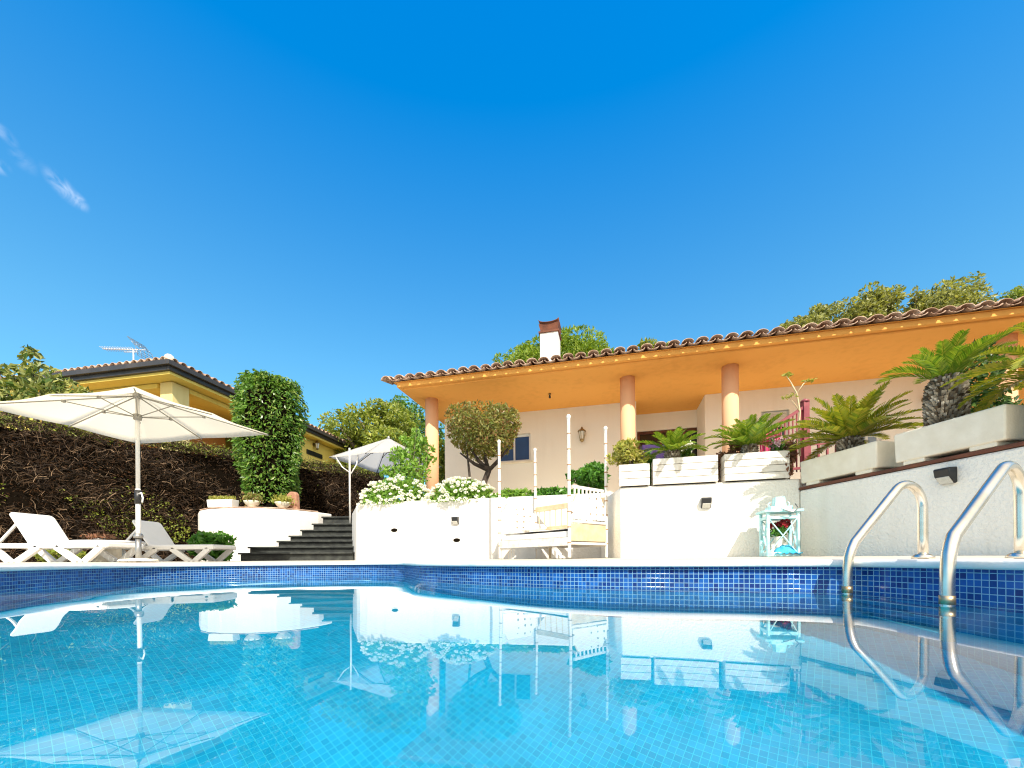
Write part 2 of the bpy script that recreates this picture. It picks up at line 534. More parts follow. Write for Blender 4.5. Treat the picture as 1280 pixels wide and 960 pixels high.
# ------------------------------------------------------------------ pool
RAW = [(1.70, .3), (1.69, 1.304), (1.69, 1.75), (1.62, 2.03), (1.30, 2.21), (.925, 2.32), (.45, 2.52), (0, 2.85), (-.5, 3.3), (-.83, 3.72),
       (-1.02, 4.2), (-1.28, 4.68), (-1.8, 4.98), (-2.6, 4.92), (-3.2, 4.58), (-3.5, 4.0), (-3.42, 3.3), (-3.05, 2.4), (-2.6, 1.4),
       (-2.2, .3), (-1.75, -.8), (-.7, -1.7), (.7, -1.7), (1.58, -.9)]
def catmull(P, k=6):
    out = []
    n = len(P)
    for i in range(n):
        p0, p1, p2, p3 = [Vector(P[(i + j) % n]) for j in (-1, 0, 1, 2)]
        for q in range(k):
            t = q / k
            out.append(.5 * ((2 * p1) + (-p0 + p2) * t + (2 * p0 - 5 * p1 + 4 * p2 - p3) * t * t + (-p0 + 3 * p1 - 3 * p2 + p3) * t ** 3))
    return out
POOL = catmull(RAW)
NP = len(POOL)
def offset_poly(P, d):
    out = []
    n = len(P)
    for i in range(n):
        t = (P[(i + 1) % n] - P[i - 1]).normalized()
        nrm = Vector((t.y, -t.x))           # outline runs anticlockwise: this points outward
        out.append(P[i] + nrm * d)
    return out
PC = Vector((-.8, 1.7))
WZ = -.16
# basin: mosaic band, lighter wall below, floor
mb = MB()
rings = [(-.035, 0), (-.36, 1), (-1.3, 1), (-1.3, 2)]
vs = []
for z in (-.035, -.36, -1.3):
    vs += [(p.x, p.y, z) for p in POOL]
mb.m = 0
mb.add(vs, [])
o = 0
for i in range(NP):
    j = (i + 1) % NP
    mb.f.append((i, NP + i, NP + j, j)); mb.sm.append(True); mb.mi.append(0)
    mb.f.append((NP + i, 2 * NP + i, 2 * NP + j, NP + j)); mb.sm.append(True); mb.mi.append(1)
mb.f.append(tuple(2 * NP + i for i in range(NP))); mb.sm.append(False); mb.mi.append(2)
basin = mb.build('pool_basin', [BAND, LOWTILE, FLOORT])
me = basin.data
uvl = me.uv_layers.new(name='UVMap')
acc = [0.]
for i in range(NP):
    acc.append(acc[-1] + (POOL[(i + 1) % NP] - POOL[i]).length)
for p in me.polygons:
    for li in p.loop_indices:
        vi = me.loops[li].vertex_index
        k = vi % NP
        u = acc[k]
        if len(p.vertices) == 4 and k == 0 and any(v % NP == NP - 1 for v in p.vertices):
            u = acc[NP]
        uvl.data[li].uv = (u, me.vertices[vi].co.z)
tag(basin, kind='structure')
basin.cycles.is_caustics_receiver = True

# coping: rounded white lip round the pool
inn, mid_, outr = offset_poly(POOL, -.028), offset_poly(POOL, .1), offset_poly(POOL, .30)
mb = MB()
prof = [(offset_poly(POOL, .02), -.036), (inn, -.036), (offset_poly(POOL, -.034), -.028), (offset_poly(POOL, -.034), -.010),
        (offset_poly(POOL, -.026), -.002), (offset_poly(POOL, -.012), .0), (outr, .0), (outr, -.05)]
vs = []
for P, z in prof:
    vs += [(p.x, p.y, z) for p in P]
fs = []
for r in range(len(prof) - 1):
    for i in range(NP):
        j = (i + 1) % NP
        fs.append((r * NP + j, r * NP + i, (r + 1) * NP + i, (r + 1) * NP + j))
mb.add(vs, fs, True)
tag(mb.build('pool_coping', COPING), kind='structure')

# deck (rising slightly away from the water) and the ground out to the horizon
mb = MB()
vs, fs = [], []
K = [(0, -.004), (.5, .001), (1.5, .012), (3., .028), (6., .034), (14., .034)]
for dd, z in K:
    for p in outr:
        q = p + (p - PC).normalized() * dd
        vs.append((q.x, q.y, z))
for r in range(len(K) - 1):
    for i in range(NP):
        j = (i + 1) % NP
        fs.append((r * NP + j, r * NP + i, (r + 1) * NP + i, (r + 1) * NP + j))
mb.add(vs, fs, True)
tag(mb.build('pool_deck', DECK), kind='structure')
mb = MB()
vs, fs = [], []
for dd, z in ((13., .028), (60., .028), (900., .02)):
    for p in outr:
        q = p + (p - PC).normalized() * dd
        vs.append((q.x, q.y, z))
for r in range(2):
    for i in range(NP):
        j = (i + 1) % NP
        fs.append((r * NP + j, r * NP + i, (r + 1) * NP + i, (r + 1) * NP + j))
mb.add(vs, fs, True)
tag(mb.build('ground', GROUND), kind='structure')

# water: fine grid with slight ripples
def inside(x, y, P):
    c = False
    n = len(P)
    j = n - 1
    for i in range(n):
        if (P[i].y > y) != (P[j].y > y) and x < (P[j].x - P[i].x) * (y - P[i].y) / (P[j].y - P[i].y) + P[i].x:
            c = not c
        j = i
    return c
Pw = offset_poly(POOL, .06)
st = .04
xs = np.arange(-3.8, 1.9, st); ys = np.arange(-2., 5.4, st)
idx = {}
V, Fq = [], []
waves = [(rnd.uniform(0, 6.28), rnd.uniform(3, 15), rnd.uniform(0, 6.28)) for _ in range(14)]
def wz(x, y):
    z = 0
    for a, k, ph in waves:
        z += .0022 / (k * len(waves) ** .5) * math.sin(k * (x * math.cos(a) + y * math.sin(a)) + ph) * 2.3
    return z
def vid(i, j):
    if (i, j) not in idx:
        idx[(i, j)] = len(V)
        x, y = xs[i], ys[j]
        V.append((x, y, WZ + wz(x, y)))
    return idx[(i, j)]
for i in range(len(xs) - 1):
    for j in range(len(ys) - 1):
        if inside(xs[i] + st / 2, ys[j] + st / 2, Pw):
            Fq.append((vid(i, j), vid(i + 1, j), vid(i + 1, j + 1), vid(i, j + 1)))
WATER, nt, b = new_mat('pool_water_surface')
b.inputs['Base Color'].default_value = (.93, .99, 1., 1)
b.inputs['Roughness'].default_value = 0
b.inputs['IOR'].default_value = 1.333
b.inputs['Transmission Weight'].default_value = 1
water = np_mesh('pool_water', np.array(V), np.array(Fq), WATER, None, True)
tag(water, kind='structure')
water.cycles.is_caustics_caster = True

# ------------------------------------------------------------------ terrace and garden walls
TZ = .80
terr = [(-2.5, 7.35), (.62, 6.6), (1.5, 6.3), (1.5, 5.15), (3.25, 4.68), (3.5, 2.9), (3.9, .3), (4.5, -4), (30, -4), (30, 40), (-14, 40), (-9, 14), (-7.3, 9.9),
        (-6.6, 9.25), (-5.9, 9.1), (-5.2, 9.25), (-4.55, 10.05), (-4.45, 10.35), (-3.75, 10.3)]
mb = MB()
mb.prism(terr, -.2, TZ)
tag(mb.build('terrace_ground', SOIL), kind='structure')

def ribbon_wall(mb, path, th, z0, z1):
    """wall following a path of plan points; thickness grows to the left of travel"""
    P = [Vector(p) for p in path]
    n = len(P)
    Q = []
    for i in range(n):
        t = (P[min(i + 1, n - 1)] - P[max(i - 1, 0)]).normalized()
        Q.append(P[i] + Vector((-t.y, t.x)) * th)
    ztop = z1 if isinstance(z1, (list, tuple)) else [z1] * n
    for i in range(n - 1):
        mb.hexa([(P[i].x, P[i].y, z0), (P[i + 1].x, P[i + 1].y, z0), (Q[i + 1].x, Q[i + 1].y, z0), (Q[i].x, Q[i].y, z0),
                 (P[i].x, P[i].y, ztop[i]), (P[i + 1].x, P[i + 1].y, ztop[i + 1]), (Q[i + 1].x, Q[i + 1].y, ztop[i + 1]), (Q[i].x, Q[i].y, ztop[i])])

def strip_wall(path, th, z0, z1):
    """one closed mesh for a curved wall"""
    mb = MB()
    P = [Vector(p) for p in path]
    n = len(P)
    Q = []
    for i in range(n):
        t = (P[min(i + 1, n - 1)] - P[max(i - 1, 0)]).normalized()
        Q.append(P[i] + Vector((-t.y, t.x)) * th)
    zt = z1 if isinstance(z1, (list, tuple)) else [z1] * n
    vs = []
    for i in range(n):
        vs += [(P[i].x, P[i].y, z0), (P[i].x, P[i].y, zt[i]), (Q[i].x, Q[i].y, zt[i]), (Q[i].x, Q[i].y, z0)]
    fs = [(0, 1, 2, 3), (4 * n - 1, 4 * n - 2, 4 * n - 3, 4 * n - 4)]
    for i in range(n - 1):
        a, b_ = 4 * i, 4 * i + 4
        for k in range(4):
            k2 = (k + 1) % 4
            fs.append((a + k2, a + k, b_ + k, b_ + k2))
    mb.add(vs, fs)
    return mb

# low wall with hydrangeas behind, left end rounded towards the steps
lw = [(-3.95, 10.3), (-3.3, 8.6), (-2.86, 7.62), (-2.76, 7.38), (-2.66, 7.26), (-2.5, 7.17), (-1.5, 6.96), (-.4, 6.72), (.62, 6.48), (1.45, 6.29)]
w = thing('garden_wall', 'smooth white rendered wall under the white flowering bushes, with two drain holes', 'wall', (-1, 6.9, 0), 'white garden walls')
strip_wall(lw, .22, -.05, [1.0, 1.01, 1.01, 1.01, 1.015, 1.02, 1.02, 1.02, 1.02, 1.02]).build('wall_body', SMOOTHWHITE, w, bevel=.035, seg=3)
def wall_pt(path, x, y):
    """where the sight line through a pixel meets the wall path"""
    u, v = uv(x, y)
    k = u / FPX
    for (x0, y0), (x1, y1) in zip(path[:-1], path[1:]):
        den = (x1 - x0) - k * (y1 - y0)
        t = (k * y0 - x0) / den
        if (0 <= t or (x0, y0) == tuple(path[0])) and (t <= 1 or (x1, y1) == tuple(path[-1])):
            d = y0 + t * (y1 - y0)
            return Vector((k * d, d, v * d / FPX + CZ)), Vector((y1 - y0, -(x1 - x0), 0)).normalized()
for x, y in ((493, 663), (571, 675.5)):
    p, nrm = wall_pt(lw[4:], x, y)
    e = Vector((-nrm.y, nrm.x, 0))
    mb = MB()
    pr = [(math.cos(t) * .062, math.sin(t) * .036 * (1 if math.sin(t) > 0 else .8)) for t in [2 * math.pi * k / 18 for k in range(18)]]
    mb.slab([p + e * a + Vector((0, 0, c)) + nrm * .006 for a, c in pr], -nrm * .02)
    mb.build('drain_hole', HEDGECORE, w)
    mb = MB()
    mb.tube([p + e * (math.cos(t) * .065) + Vector((0, 0, math.sin(t) * .038)) + nrm * .004 for t in [math.pi * (1. + k / 10) for k in range(11)]], .007, 6)
    mb.build('drain_lip', CONCRETE, w)

# tall wall on the right half, facing the pool, planters on top
fw = [(1.33, 6.25), (1.33, 5.09), (3.18, 4.60)]
w = thing('garden_wall', 'rough white rendered wall under the two white slatted planter boxes', 'wall', (2.2, 4.85, 0), 'white garden walls')
mb = MB()
mb.prism([(1.33, 6.22), (1.33, 5.09), (3.18, 4.60), (3.45, 4.72), (3.45, 4.95), (1.58, 5.40), (1.58, 6.22)], -.05, .89)
mb.build('wall_body', WHITE, w, bevel=.025, seg=3)
fwl = [(1.33, 5.09), (3.18, 4.60)]
# side wall running towards the camera
rw = [(3.18, 4.595), (3.39, 3.22), (3.72, 1.05), (4.05, -1.2)]
w = thing('garden_wall', 'grey shaded white wall behind the pool ladder, under the concrete troughs', 'wall', (3.4, 3.2, 0), 'white garden walls')
strip_wall([(p[0], p[1]) for p in rw], .28, -.05, .755).build('wall_body', WHITE, w, bevel=.02)
mb = MB()
rwq = [Vector(p) for p in rw]
strip_wall([(p[0] - .012, p[1]) for p in rw], .32, .757, .785).build('coping_tiles', TERRADARK, w, bevel=.006)
# curved retaining wall at the steps
K2 = 1.12
pw = [(a * K2, b_ * K2) for a, b_ in [(-6.6, 8.75), (-6.25, 8.33), (-5.95, 8.12), (-5.65, 8.02), (-5.3, 7.97), (-4.95, 7.99), (-4.6, 8.12), (-4.3, 8.42), (-4.08, 8.78), (-3.95, 9.15)]]
w = thing('garden_wall', 'curved white retaining wall beside the dark steps, flower bowls on top', 'wall', (-5.6, 9, 0), 'white garden walls')
strip_wall(pw, .2, -.05, 1.175).build('wall_body', SMOOTHWHITE, w, bevel=.03, seg=3)
strip_wall(pw[1:9], .2, 1.177, 1.2).build('coping_tiles', TERRACOTTA, w, bevel=.006)

# steps
t = thing('stone_stairs', 'dark slate garden steps climbing to the right between two white walls', 'stairs', (-3.6, 7.1, 0))
lx = [299, 311, 347, 362, 376.5, 391, 403]
zt = [z * K2 for z in (.165, .275, .39, .50, .63, .775, .945)]
for i in range(7):
    d = (7.0 + .28 * i) * K2
    xl = (lx[i] - 640) * d / 520
    xr = (441 - 640) * d / 520 if i else (440 - 640) * d / 520
    mb = MB()
    dep = .55 if i < 6 else .9
    h0 = 0 if i == 0 else zt[i - 1] - .04
    mb.box(((xl + xr) / 2, d + .035 + dep / 2, (zt[i] - .035) / 2 + .0), (xr - xl, dep, zt[i] - .035))
    mb.box(((xl + xr) / 2, d + dep / 2 - .01, zt[i] - .017), (xr - xl + .03, dep + .02, .034))
    mb.build('step', SLATE, t, bevel=.008)

# ------------------------------------------------------------------ villa
O = Vector((-2.22, 8.10, 0))
ang = R(13.9)
e1 = Vector((math.cos(ang), -math.sin(ang), 0))
e2 = Vector((math.sin(ang), math.cos(ang), 0))
UPV = Vector((0, 0, 1))
SOF = 3.36
FLOOR = .86
def h(s, t, z):
    return O + e1 * s + e2 * t + UPV * z
def hbox(mb, s0, s1, t0, t1, z0, z1):
    mb.hexa([h(s0, t0, z0), h(s1, t0, z0), h(s1, t1, z0), h(s0, t1, z0), h(s0, t0, z1), h(s1, t0, z1), h(s1, t1, z1), h(s0, t1, z1)])
    return mb
villa = thing('villa', 'single storey villa with orange eaves, peach columns and a terracotta tiled roof', 'house', h(5, 2, FLOOR))
hbox(MB(), -.1, 15, .25, 9, .3, FLOOR).build('terrace_floor', CONCRETE, villa, bevel=.01)
# walls with window openings
def wall_with_holes(mb, s0, s1, t0, t1, z0, z1, holes):
    holes = sorted(holes)
    cur = s0
    for a, b_, c, d in holes:
        if a > cur:
            hbox(mb, cur, a, t0, t1, z0, z1)
        if c > z0:
            hbox(mb, a, b_, t0, t1, z0, c)
        if d < z1:
            hbox(mb, a, b_, t0, t1, d, z1)
        cur = b_
    if cur < s1:
        hbox(mb, cur, s1, t0, t1, z0, z1)
WT = 1.88
def on_wall(x, y, t):
    """s, z on the wall plane t seen at a pixel"""
    u, v = uv(x, y)
    k = u / FPX
    q = O + e2 * t
    s = (k * q.y - q.x) / (e1.x - k * e1.y)
    p = q + e1 * s
    return s, v * p.y / FPX + CZ
sa, za = on_wall(621, 578.5, WT); sb, zb = on_wall(663, 541, WT)
win1 = (sa, sb, za, zb)
sa, za = on_wall(952, 556, WT); sb, zb = on_wall(987, 511, WT)
win2 = (sa, sb, za, zb)
sa, za = on_wall(1070, 575, WT); sb, zb = on_wall(1103, 531, WT)
win3 = (sa, sb, za, zb)
mb = MB(); wall_with_holes(mb, .2, 4.56, WT, WT + .25, FLOOR, SOF + .01, [win1])
mb.build('wall', CREAMWALL, villa)
mb = MB(); wall_with_holes(mb, 5.91, 9.75, WT, WT + .25, FLOOR, SOF + .01, [win2, win3])
mb.build('wall', CREAMWALL, villa)
hbox(MB(), .2, .45, WT + .252, 9, FLOOR, SOF + .01).build('wall', CREAMWALL, villa)
hbox(MB(), 9.5, 9.75, WT + .252, 9, FLOOR, SOF + .01).build('wall', CREAMWALL, villa)
BT = 2.75
dz = on_wall(840, 536, BT)[1]
mb = MB()
hbox(mb, 4.31, 4.56, WT + .252, BT, FLOOR, SOF + .01)
hbox(mb, 5.91, 6.16, WT + .252, BT, FLOOR, SOF + .01)
hbox(mb, 4.31, 6.16, BT + .002, BT + .2, dz, SOF + .01)
hbox(mb, 4.31, 4.62, BT + .002, BT + .2, FLOOR, dz)
mb.build('porch_wall', CREAMWALL, villa)
# glazed porch door, dark inside
mb = MB()
hbox(mb, 4.66, 6.14, BT + .09, BT + .1, FLOOR, dz - .05)
dr = mb.build('porch_door', DARKGLASS, villa)
mb = MB()
for s0, s1 in ((4.62, 4.68), (5.12, 5.18), (5.62, 5.68), (6.08, 6.14)):
    hbox(mb, s0, s1, BT + .05, BT + .12, FLOOR, dz - .06)
hbox(mb, 4.62, 6.14, BT + .05, BT + .12, dz - .06, dz)
mb.build('frame', TERRADARK, dr)
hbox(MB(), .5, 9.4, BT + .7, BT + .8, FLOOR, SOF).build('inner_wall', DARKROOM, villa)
def window(hole, glass, shut=False, bars=1):
    a, b_, c, d = hole
    f = MB()
    fw_ = .05
    hbox(f, a + .002, a + fw_, WT + .08, WT + .15, c + .002, d - .002)
    hbox(f, b_ - fw_, b_ - .002, WT + .08, WT + .15, c + .002, d - .002)
    hbox(f, a + fw_, b_ - fw_, WT + .08, WT + .15, c + .002, c + fw_)
    hbox(f, a + fw_, b_ - fw_, WT + .08, WT + .15, d - fw_, d - .002)
    for k in range(bars):
        m_ = a + (b_ - a) * (k + 1) / (bars + 1)
        hbox(f, m_ - .02, m_ + .02, WT + .085, WT + .145, c + fw_, d - fw_)
    fr = f.build('window', WPLASTIC, villa)
    hbox(MB(), a + .04, b_ - .04, WT + .11, WT + .12, c + .04, d - .04).build('pane', glass, fr)
    hbox(MB(), a - .05, b_ + .05, WT - .05, WT + .1, c - .04, c).build('sill', CONCRETE, fr, bevel=.004)
    return fr
window(win1, BLUEBLIND)
f2 = window(win2, DARKGLASS)
a, b_, c, d = win2
mb = MB()
for k in range(6):
    z1 = d - .03 - k * .05
    hbox(mb, a + .03, b_ - .03, WT + .04, WT + .06, z1 - .046, z1)
mb.build('roller_shutter', SHUTTER, f2)
window(win3, CURTAIN)
# columns
for s, t in ((.42, .69), (4.35, .68), (6.08, .66), (9.91, .67), (13.5, .67)):
    mb = MB()
    mb.lathe([(.135, FLOOR), (.135, SOF + .005)], h(s, t, 0), 28)
    mb.build('column', PEACH, villa)
# roof: soffit, stepped cornice, barrel tiles
roof = MB()
SE, TE = 15.0, 9.6
hbox(roof, .09, SE, .09, TE, SOF, SOF + .029)
roofo = roof.build('roof', ORANGE, villa)
mb = MB()
hbox(mb, 0, SE, 0, TE, SOF + .03, SOF + .112)
mb.build('cornice', ORANGE, roofo, bevel=.006)
mb = MB()
sl = .28
def rz_(t):
    return SOF + .120 + sl * (t + .1)
mb.hexa([h(-.05, -.03, SOF + .113), h(SE, -.03, SOF + .113), h(SE, 5.2, SOF + .113), h(-.05, 5.2, SOF + .113),
         h(-.05, -.03, SOF + .118), h(SE, -.03, SOF + .118), h(SE, 5.2, rz_(5.2) - .02), h(-.05, 5.2, rz_(5.2) - .02)])
mb.build('roof_bed', ORANGE, roofo)
mb = MB()
ct = .40
ncol = int((SE + .2) / .215)
for i in range(ncol):
    s = -.10 + i * .215 + rnd.uniform(-.006, .006)
    for j in range(13):
        t0 = -.13 + j * ct + rnd.uniform(-.012, .012)
        t1 = t0 + ct + .05
        lift = rnd.uniform(0, .008)
        for kind in (0, 1):
            sc = s + (.1075 if kind else 0)
            vs = []
            for t, e, rr in ((t0, .018 + lift, 1.), (t1, 0, .86)):
                for k in range(9):
                    a = math.pi * k / 8
                    r0 = .088 * rr
                    if kind == 0:
                        vs.append(h(sc + math.cos(a) * r0, t, rz_(t) + e + math.sin(a) * .058 * rr + .010))
                    else:
                        vs.append(h(sc + math.cos(a) * r0 * 1.0, t + .03, rz_(t) + e + .026 - math.sin(a) * .040 * rr))
            mb.add(vs, [(k, k + 1, 9 + k + 1, 9 + k) for k in range(8)], True)
tl = mb.build('roof_tiles', TERRACOTTA, roofo, solid=.010)
# verge tiles along the left edge
mb = MB()
for j in range(13):
    t0 = -.15 + j * ct
    vs = []
    for t, e in ((t0, .03), (t0 + ct + .05, 0)):
        for k in range(9):
            a = math.pi * k / 8
            vs.append(h(-.16 + math.cos(a) * .09, t, rz_(t) + e + math.sin(a) * .075 - .01))
    mb.add(vs, [(k, k + 1, 9 + k + 1, 9 + k) for k in range(8)], True)
mb.build('verge_tiles', TERRACOTTA, roofo, solid=.014)
# chimney with a tile cap
cp = at(688, 450, 10.0)
cb = Vector((cp.x, cp.y, 0))
ch = MB()
ch.box((cb.x, cb.y, 4.7), (.43, .43, 1.34), -ang)
cho = ch.build('chimney', SMOOTHWHITE, roofo, bevel=.01)
mb = MB()
Mr = Matrix.Rotation(-ang, 3, 'Z')
for sx in (-1, 1):
    for sy in (-1, 1):
        mb.box(cb + Mr @ Vector((sx * .15, sy * .15, 0)) + UPV * 5.46, (.1, .1, .18), -ang)
mb.box(cb + UPV * 5.46, (.3, .3, .17), -ang)
mb.box(cb + UPV * 5.47, (.37, .37, .20), -ang, 1.28, 1.28)
vs = []
for yy in (-.27, .27):
    for k in range(11):
        a = math.pi * (1 + k / 10)
        vs.append(cb + Mr @ Vector((math.cos(a) * .235, yy, 0)) + UPV * (5.655 + math.sin(a) * .07))
mb.add(vs, [(k, k + 1, 12 + k, 11 + k) for k in range(10)], True)
mb.box(cb + UPV * 5.385, (.48, .48, .03), -ang)
mb.build('chimney_cap', TERRADARK, cho, solid=.012)

# ceiling hook and wall lanterns
def carriage_lamp(p, nrm, label, k=1.):
    t = thing('wall_lantern', label, 'lamp', p)
    nrm = Vector(nrm).normalized()
    c = p + nrm * .11 * k
    mb = MB()
    mb.lathe([(.05 * k, -.008), (.05 * k, .008)], (0, 0, 0), 14)
    m3 = nrm.to_track_quat('Z', 'Y').to_matrix()
    mb.v = [tuple(m3 @ Vector(v) + p + nrm * .008) for v in mb.v]
    mb.tube([p, p + nrm * .06 * k + UPV * .03 * k, c + UPV * .09 * k], .01 * k, 7)
    mb.build('bracket', BRASS, t)
    mb = MB()
    mb.lathe([(.035 * k, -.10 * k), (.055 * k, .03 * k)], c, 6, False)
    mb.build('glass', GLOBE, t)
    mb = MB()
    mb.lathe([(.075 * k, .03 * k), (.06 * k, .055 * k), (.02 * k, .085 * k), (.012 * k, .11 * k), (0, .12 * k)], c, 6, False)
    mb.lathe([(.012 * k, -.15 * k), (.04 * k, -.125 * k), (.04 * k, -.10 * k)], c, 6, False)
    for j in range(6):
        a = 2 * math.pi * j / 6
        mb.tube([c + Vector((math.cos(a) * .037, math.sin(a) * .037, -.10)) * k, c + Vector((math.cos(a) * .057, math.sin(a) * .057, .03)) * k], .005 * k, 5)
    mb.build('cage', BRASS, t)
    return t
s_, z_ = on_wall(728, 544, WT)
carriage_lamp(h(s_, WT, z_), -e2, 'brass wall lantern on the cream villa wall right of the blue window', 1.25)
s_, z_ = on_wall(1156, 500, WT)
carriage_lamp(h(s_, WT, z_), -e2, 'brass wall lantern on the villa wall behind the scaly cycad trunk', 1.1)
t = thing('ceiling_lamp', 'small ceiling lamp hanging from the orange porch soffit', 'lamp', h(3.0, 1.0, SOF))
MB().lathe([(.025, -.03), (.025, 0)], h(2.85, 1.0, SOF), 12).build('ceiling_rose', BRASS, t)
MB().lathe([(.0, -.10), (.022, -.085), (.022, -.05), (.008, -.03)], h(2.85, 1.0, SOF), 10).build('bulb_holder', DARKGREY, t)

# ------------------------------------------------------------------ solar wall lamps
def solar_lamp(p, nrm, label):
    t = thing('solar_wall_lamp', label, 'lamp', p, 'solar lamps on the garden walls')
    nrm = Vector(nrm).normalized()
    e = Vector((-nrm.y, nrm.x, 0))
    def q(a, b_, c):
        return p + e * a * .85 + nrm * b_ * .85 + UPV * c * .85
    mb = MB()
    mb.slab([q(-.062, 0, -.065), q(-.062, .02, -.075), q(-.062, .085, -.005), q(-.062, .10, .055), q(-.062, .09, .068), q(-.062, 0, .075)], e * .105)
    mb.build('housing', DARKGREY, t, bevel=.006)
    mb = MB()
    n2 = (Vector((0, 0, 0)) + nrm * .07 - UPV * .065).normalized()
    n2 = Vector((nrm.x * .73, nrm.y * .73, -.68))
    mb.slab([q(-.05, .026, -.066) + n2 * .003, q(.05, .026, -.066) + n2 * .003, q(.05, .078, -.009) + n2 * .003, q(-.05, .078, -.009) + n2 * .003], n2 * .006)
    mb.build('light_panel', LEDPANEL, t)
    return t
p, nr = wall_pt(lw[4:], 570, 651); solar_lamp(p, nr, 'small dark solar lamp on the smooth white wall above two drain holes')
p, nr = wall_pt(fwl, 882, 629); solar_lamp(p, nr, 'small dark solar lamp on the sunlit rough white wall beside the turquoise lantern')
p, nr = wall_pt([(a, b_) for a, b_ in rw], 1187, 595); solar_lamp(p, nr, 'larger looking dark solar lamp on the shaded wall between the ladder rails')

# ------------------------------------------------------------------ planters
fe = Vector((3.18 - 1.33, 4.60 - 5.09, 0)).normalized()
fn = Vector((fe.y, -fe.x, 0))            # towards the pool
def wall_frame(x):
    p, _ = wall_pt(fwl, x, 600)
    return p
def slat_box(x0, x1, z0, z1, label, depth=.30, rows=4):
    a, b_ = wall_frame(x0), wall_frame(x1)
    a.z = b_.z = 0
    L = (b_ - a).length
    c = (a + b_) / 2 - fn * (depth / 2 - .03)
    t = thing('planter_box', label, 'planter', c + UPV * z0, 'white planters on the sunlit wall')
    rz = math.atan2(fe.y, fe.x)
    hh = (z1 - z0) / rows
    mb = MB()
    for r in range(rows):
        zc = z0 + hh * (r + .5)
        mb.box(c + UPV * zc + fn * (depth / 2 - .01), (L, .022, hh * .93), rz)
        mb.box(c + UPV * zc - fn * (depth / 2 - .01), (L, .022, hh * .93), rz)
        mb.box(c + UPV * zc + fe * (L / 2 - .011), (.022, depth - .05, hh * .93), rz)
        mb.box(c + UPV * zc - fe * (L / 2 - .011), (.022, depth - .05, hh * .93), rz)
    mb.build('slat_sides', WPAINT, t, bevel=.003)
    mb = MB()
    for sg in (-1, 1):
        mb.box(c + UPV * ((z0 + z1) / 2) + fn * (depth / 2 - .028) + fe * sg * (L / 2 - .05), (.05, .014, z1 - z0), rz)
    mb.box(c + UPV * ((z0 + z1) / 2 - .02), (L - .06, depth - .06, z1 - z0 - .05), rz)
    mb.build('liner', SOIL, t)
    return c, L
cA, LA = slat_box(816, 897, .895, 1.205, 'long white slatted planter box on the wall, dark gap beside it, left of its twin')
cB, LB = slat_box(905, 986, .895, 1.205, 'long white slatted planter box on the wall directly above the turquoise lantern')
cC, LC = slat_box(774, 812, .895, 1.16, 'short white planter box on the wall corner holding the yellowing shrub', depth=.3, rows=3)

re_ = (Vector((3.18, 4.6, 0)) - Vector((3.39, 3.22, 0))).normalized()       # along the side wall, away from the camera
rn = Vector((-re_.y, re_.x, 0))                                              # towards the pool
def trough(d0, d1, z0, z1, label, width=.36):
    """concrete trough on the side wall between depths d0 (far) and d1 (near)"""
    def pt(d):
        return Vector((3.18 + .1522 * (4.6 - d), d, 0))
    a, b_ = pt(d0), pt(d1)
    c = (a + b_) / 2 - rn * (width / 2 - .03)
    L = (a - b_).length
    t = thing('concrete_trough', label, 'planter', c + UPV * z0, 'concrete troughs on the side wall')
    rz = math.atan2(re_.y, re_.x)
    mb = MB()
    th = .035
    ix, iy = L / 2, width / 2
    def ring(kx, ky, z):
        return [c + re_ * sx * kx + rn * sy * ky + UPV * z for sx, sy in ((-1, 1), (-1, -1), (1, -1), (1, 1))]
    vs = ring(ix * .985, iy * .95, z0 + .03) + ring(ix, iy, z1) + ring(ix - th, iy - th, z1) + ring(ix - th, iy - th, z1 - .06)
    fs = [(3, 2, 1, 0)]
    for r in range(3):
        for k in range(4):
            k2 = (k + 1) % 4
            fs.append((r * 4 + k, r * 4 + k2, r * 4 + 4 + k2, r * 4 + 4 + k))
    mb.add(vs, fs)
    mb.build('trough_body', CONCRETE, t, bevel=.014, seg=3)
    for sg in (-1, 1):
        mb = MB()
        mb.box(c + re_ * sg * (L / 2 - .14) + UPV * (z0 + .015), (.16, width - .04, .035), rz)
        mb.build('foot', CONCRETE, t, bevel=.008)
    mb = MB()
    mb.box(c + UPV * (z1 - .05), (L - .08, width - .08, .03), rz)
    mb.build('soil_fill', SOIL, t)
    return c
cD = trough(4.56, 3.74, .79, 1.06, 'cream concrete trough on the shaded wall holding the yellowish cycad')
cE = trough(3.60, 2.875, .79, 1.066, 'cream concrete trough on the shaded wall holding the cycad with the fat scaly trunk')
cF = trough(2.74, 1.95, .79, 1.066, 'cream concrete trough at the right picture edge, beyond the ladder')

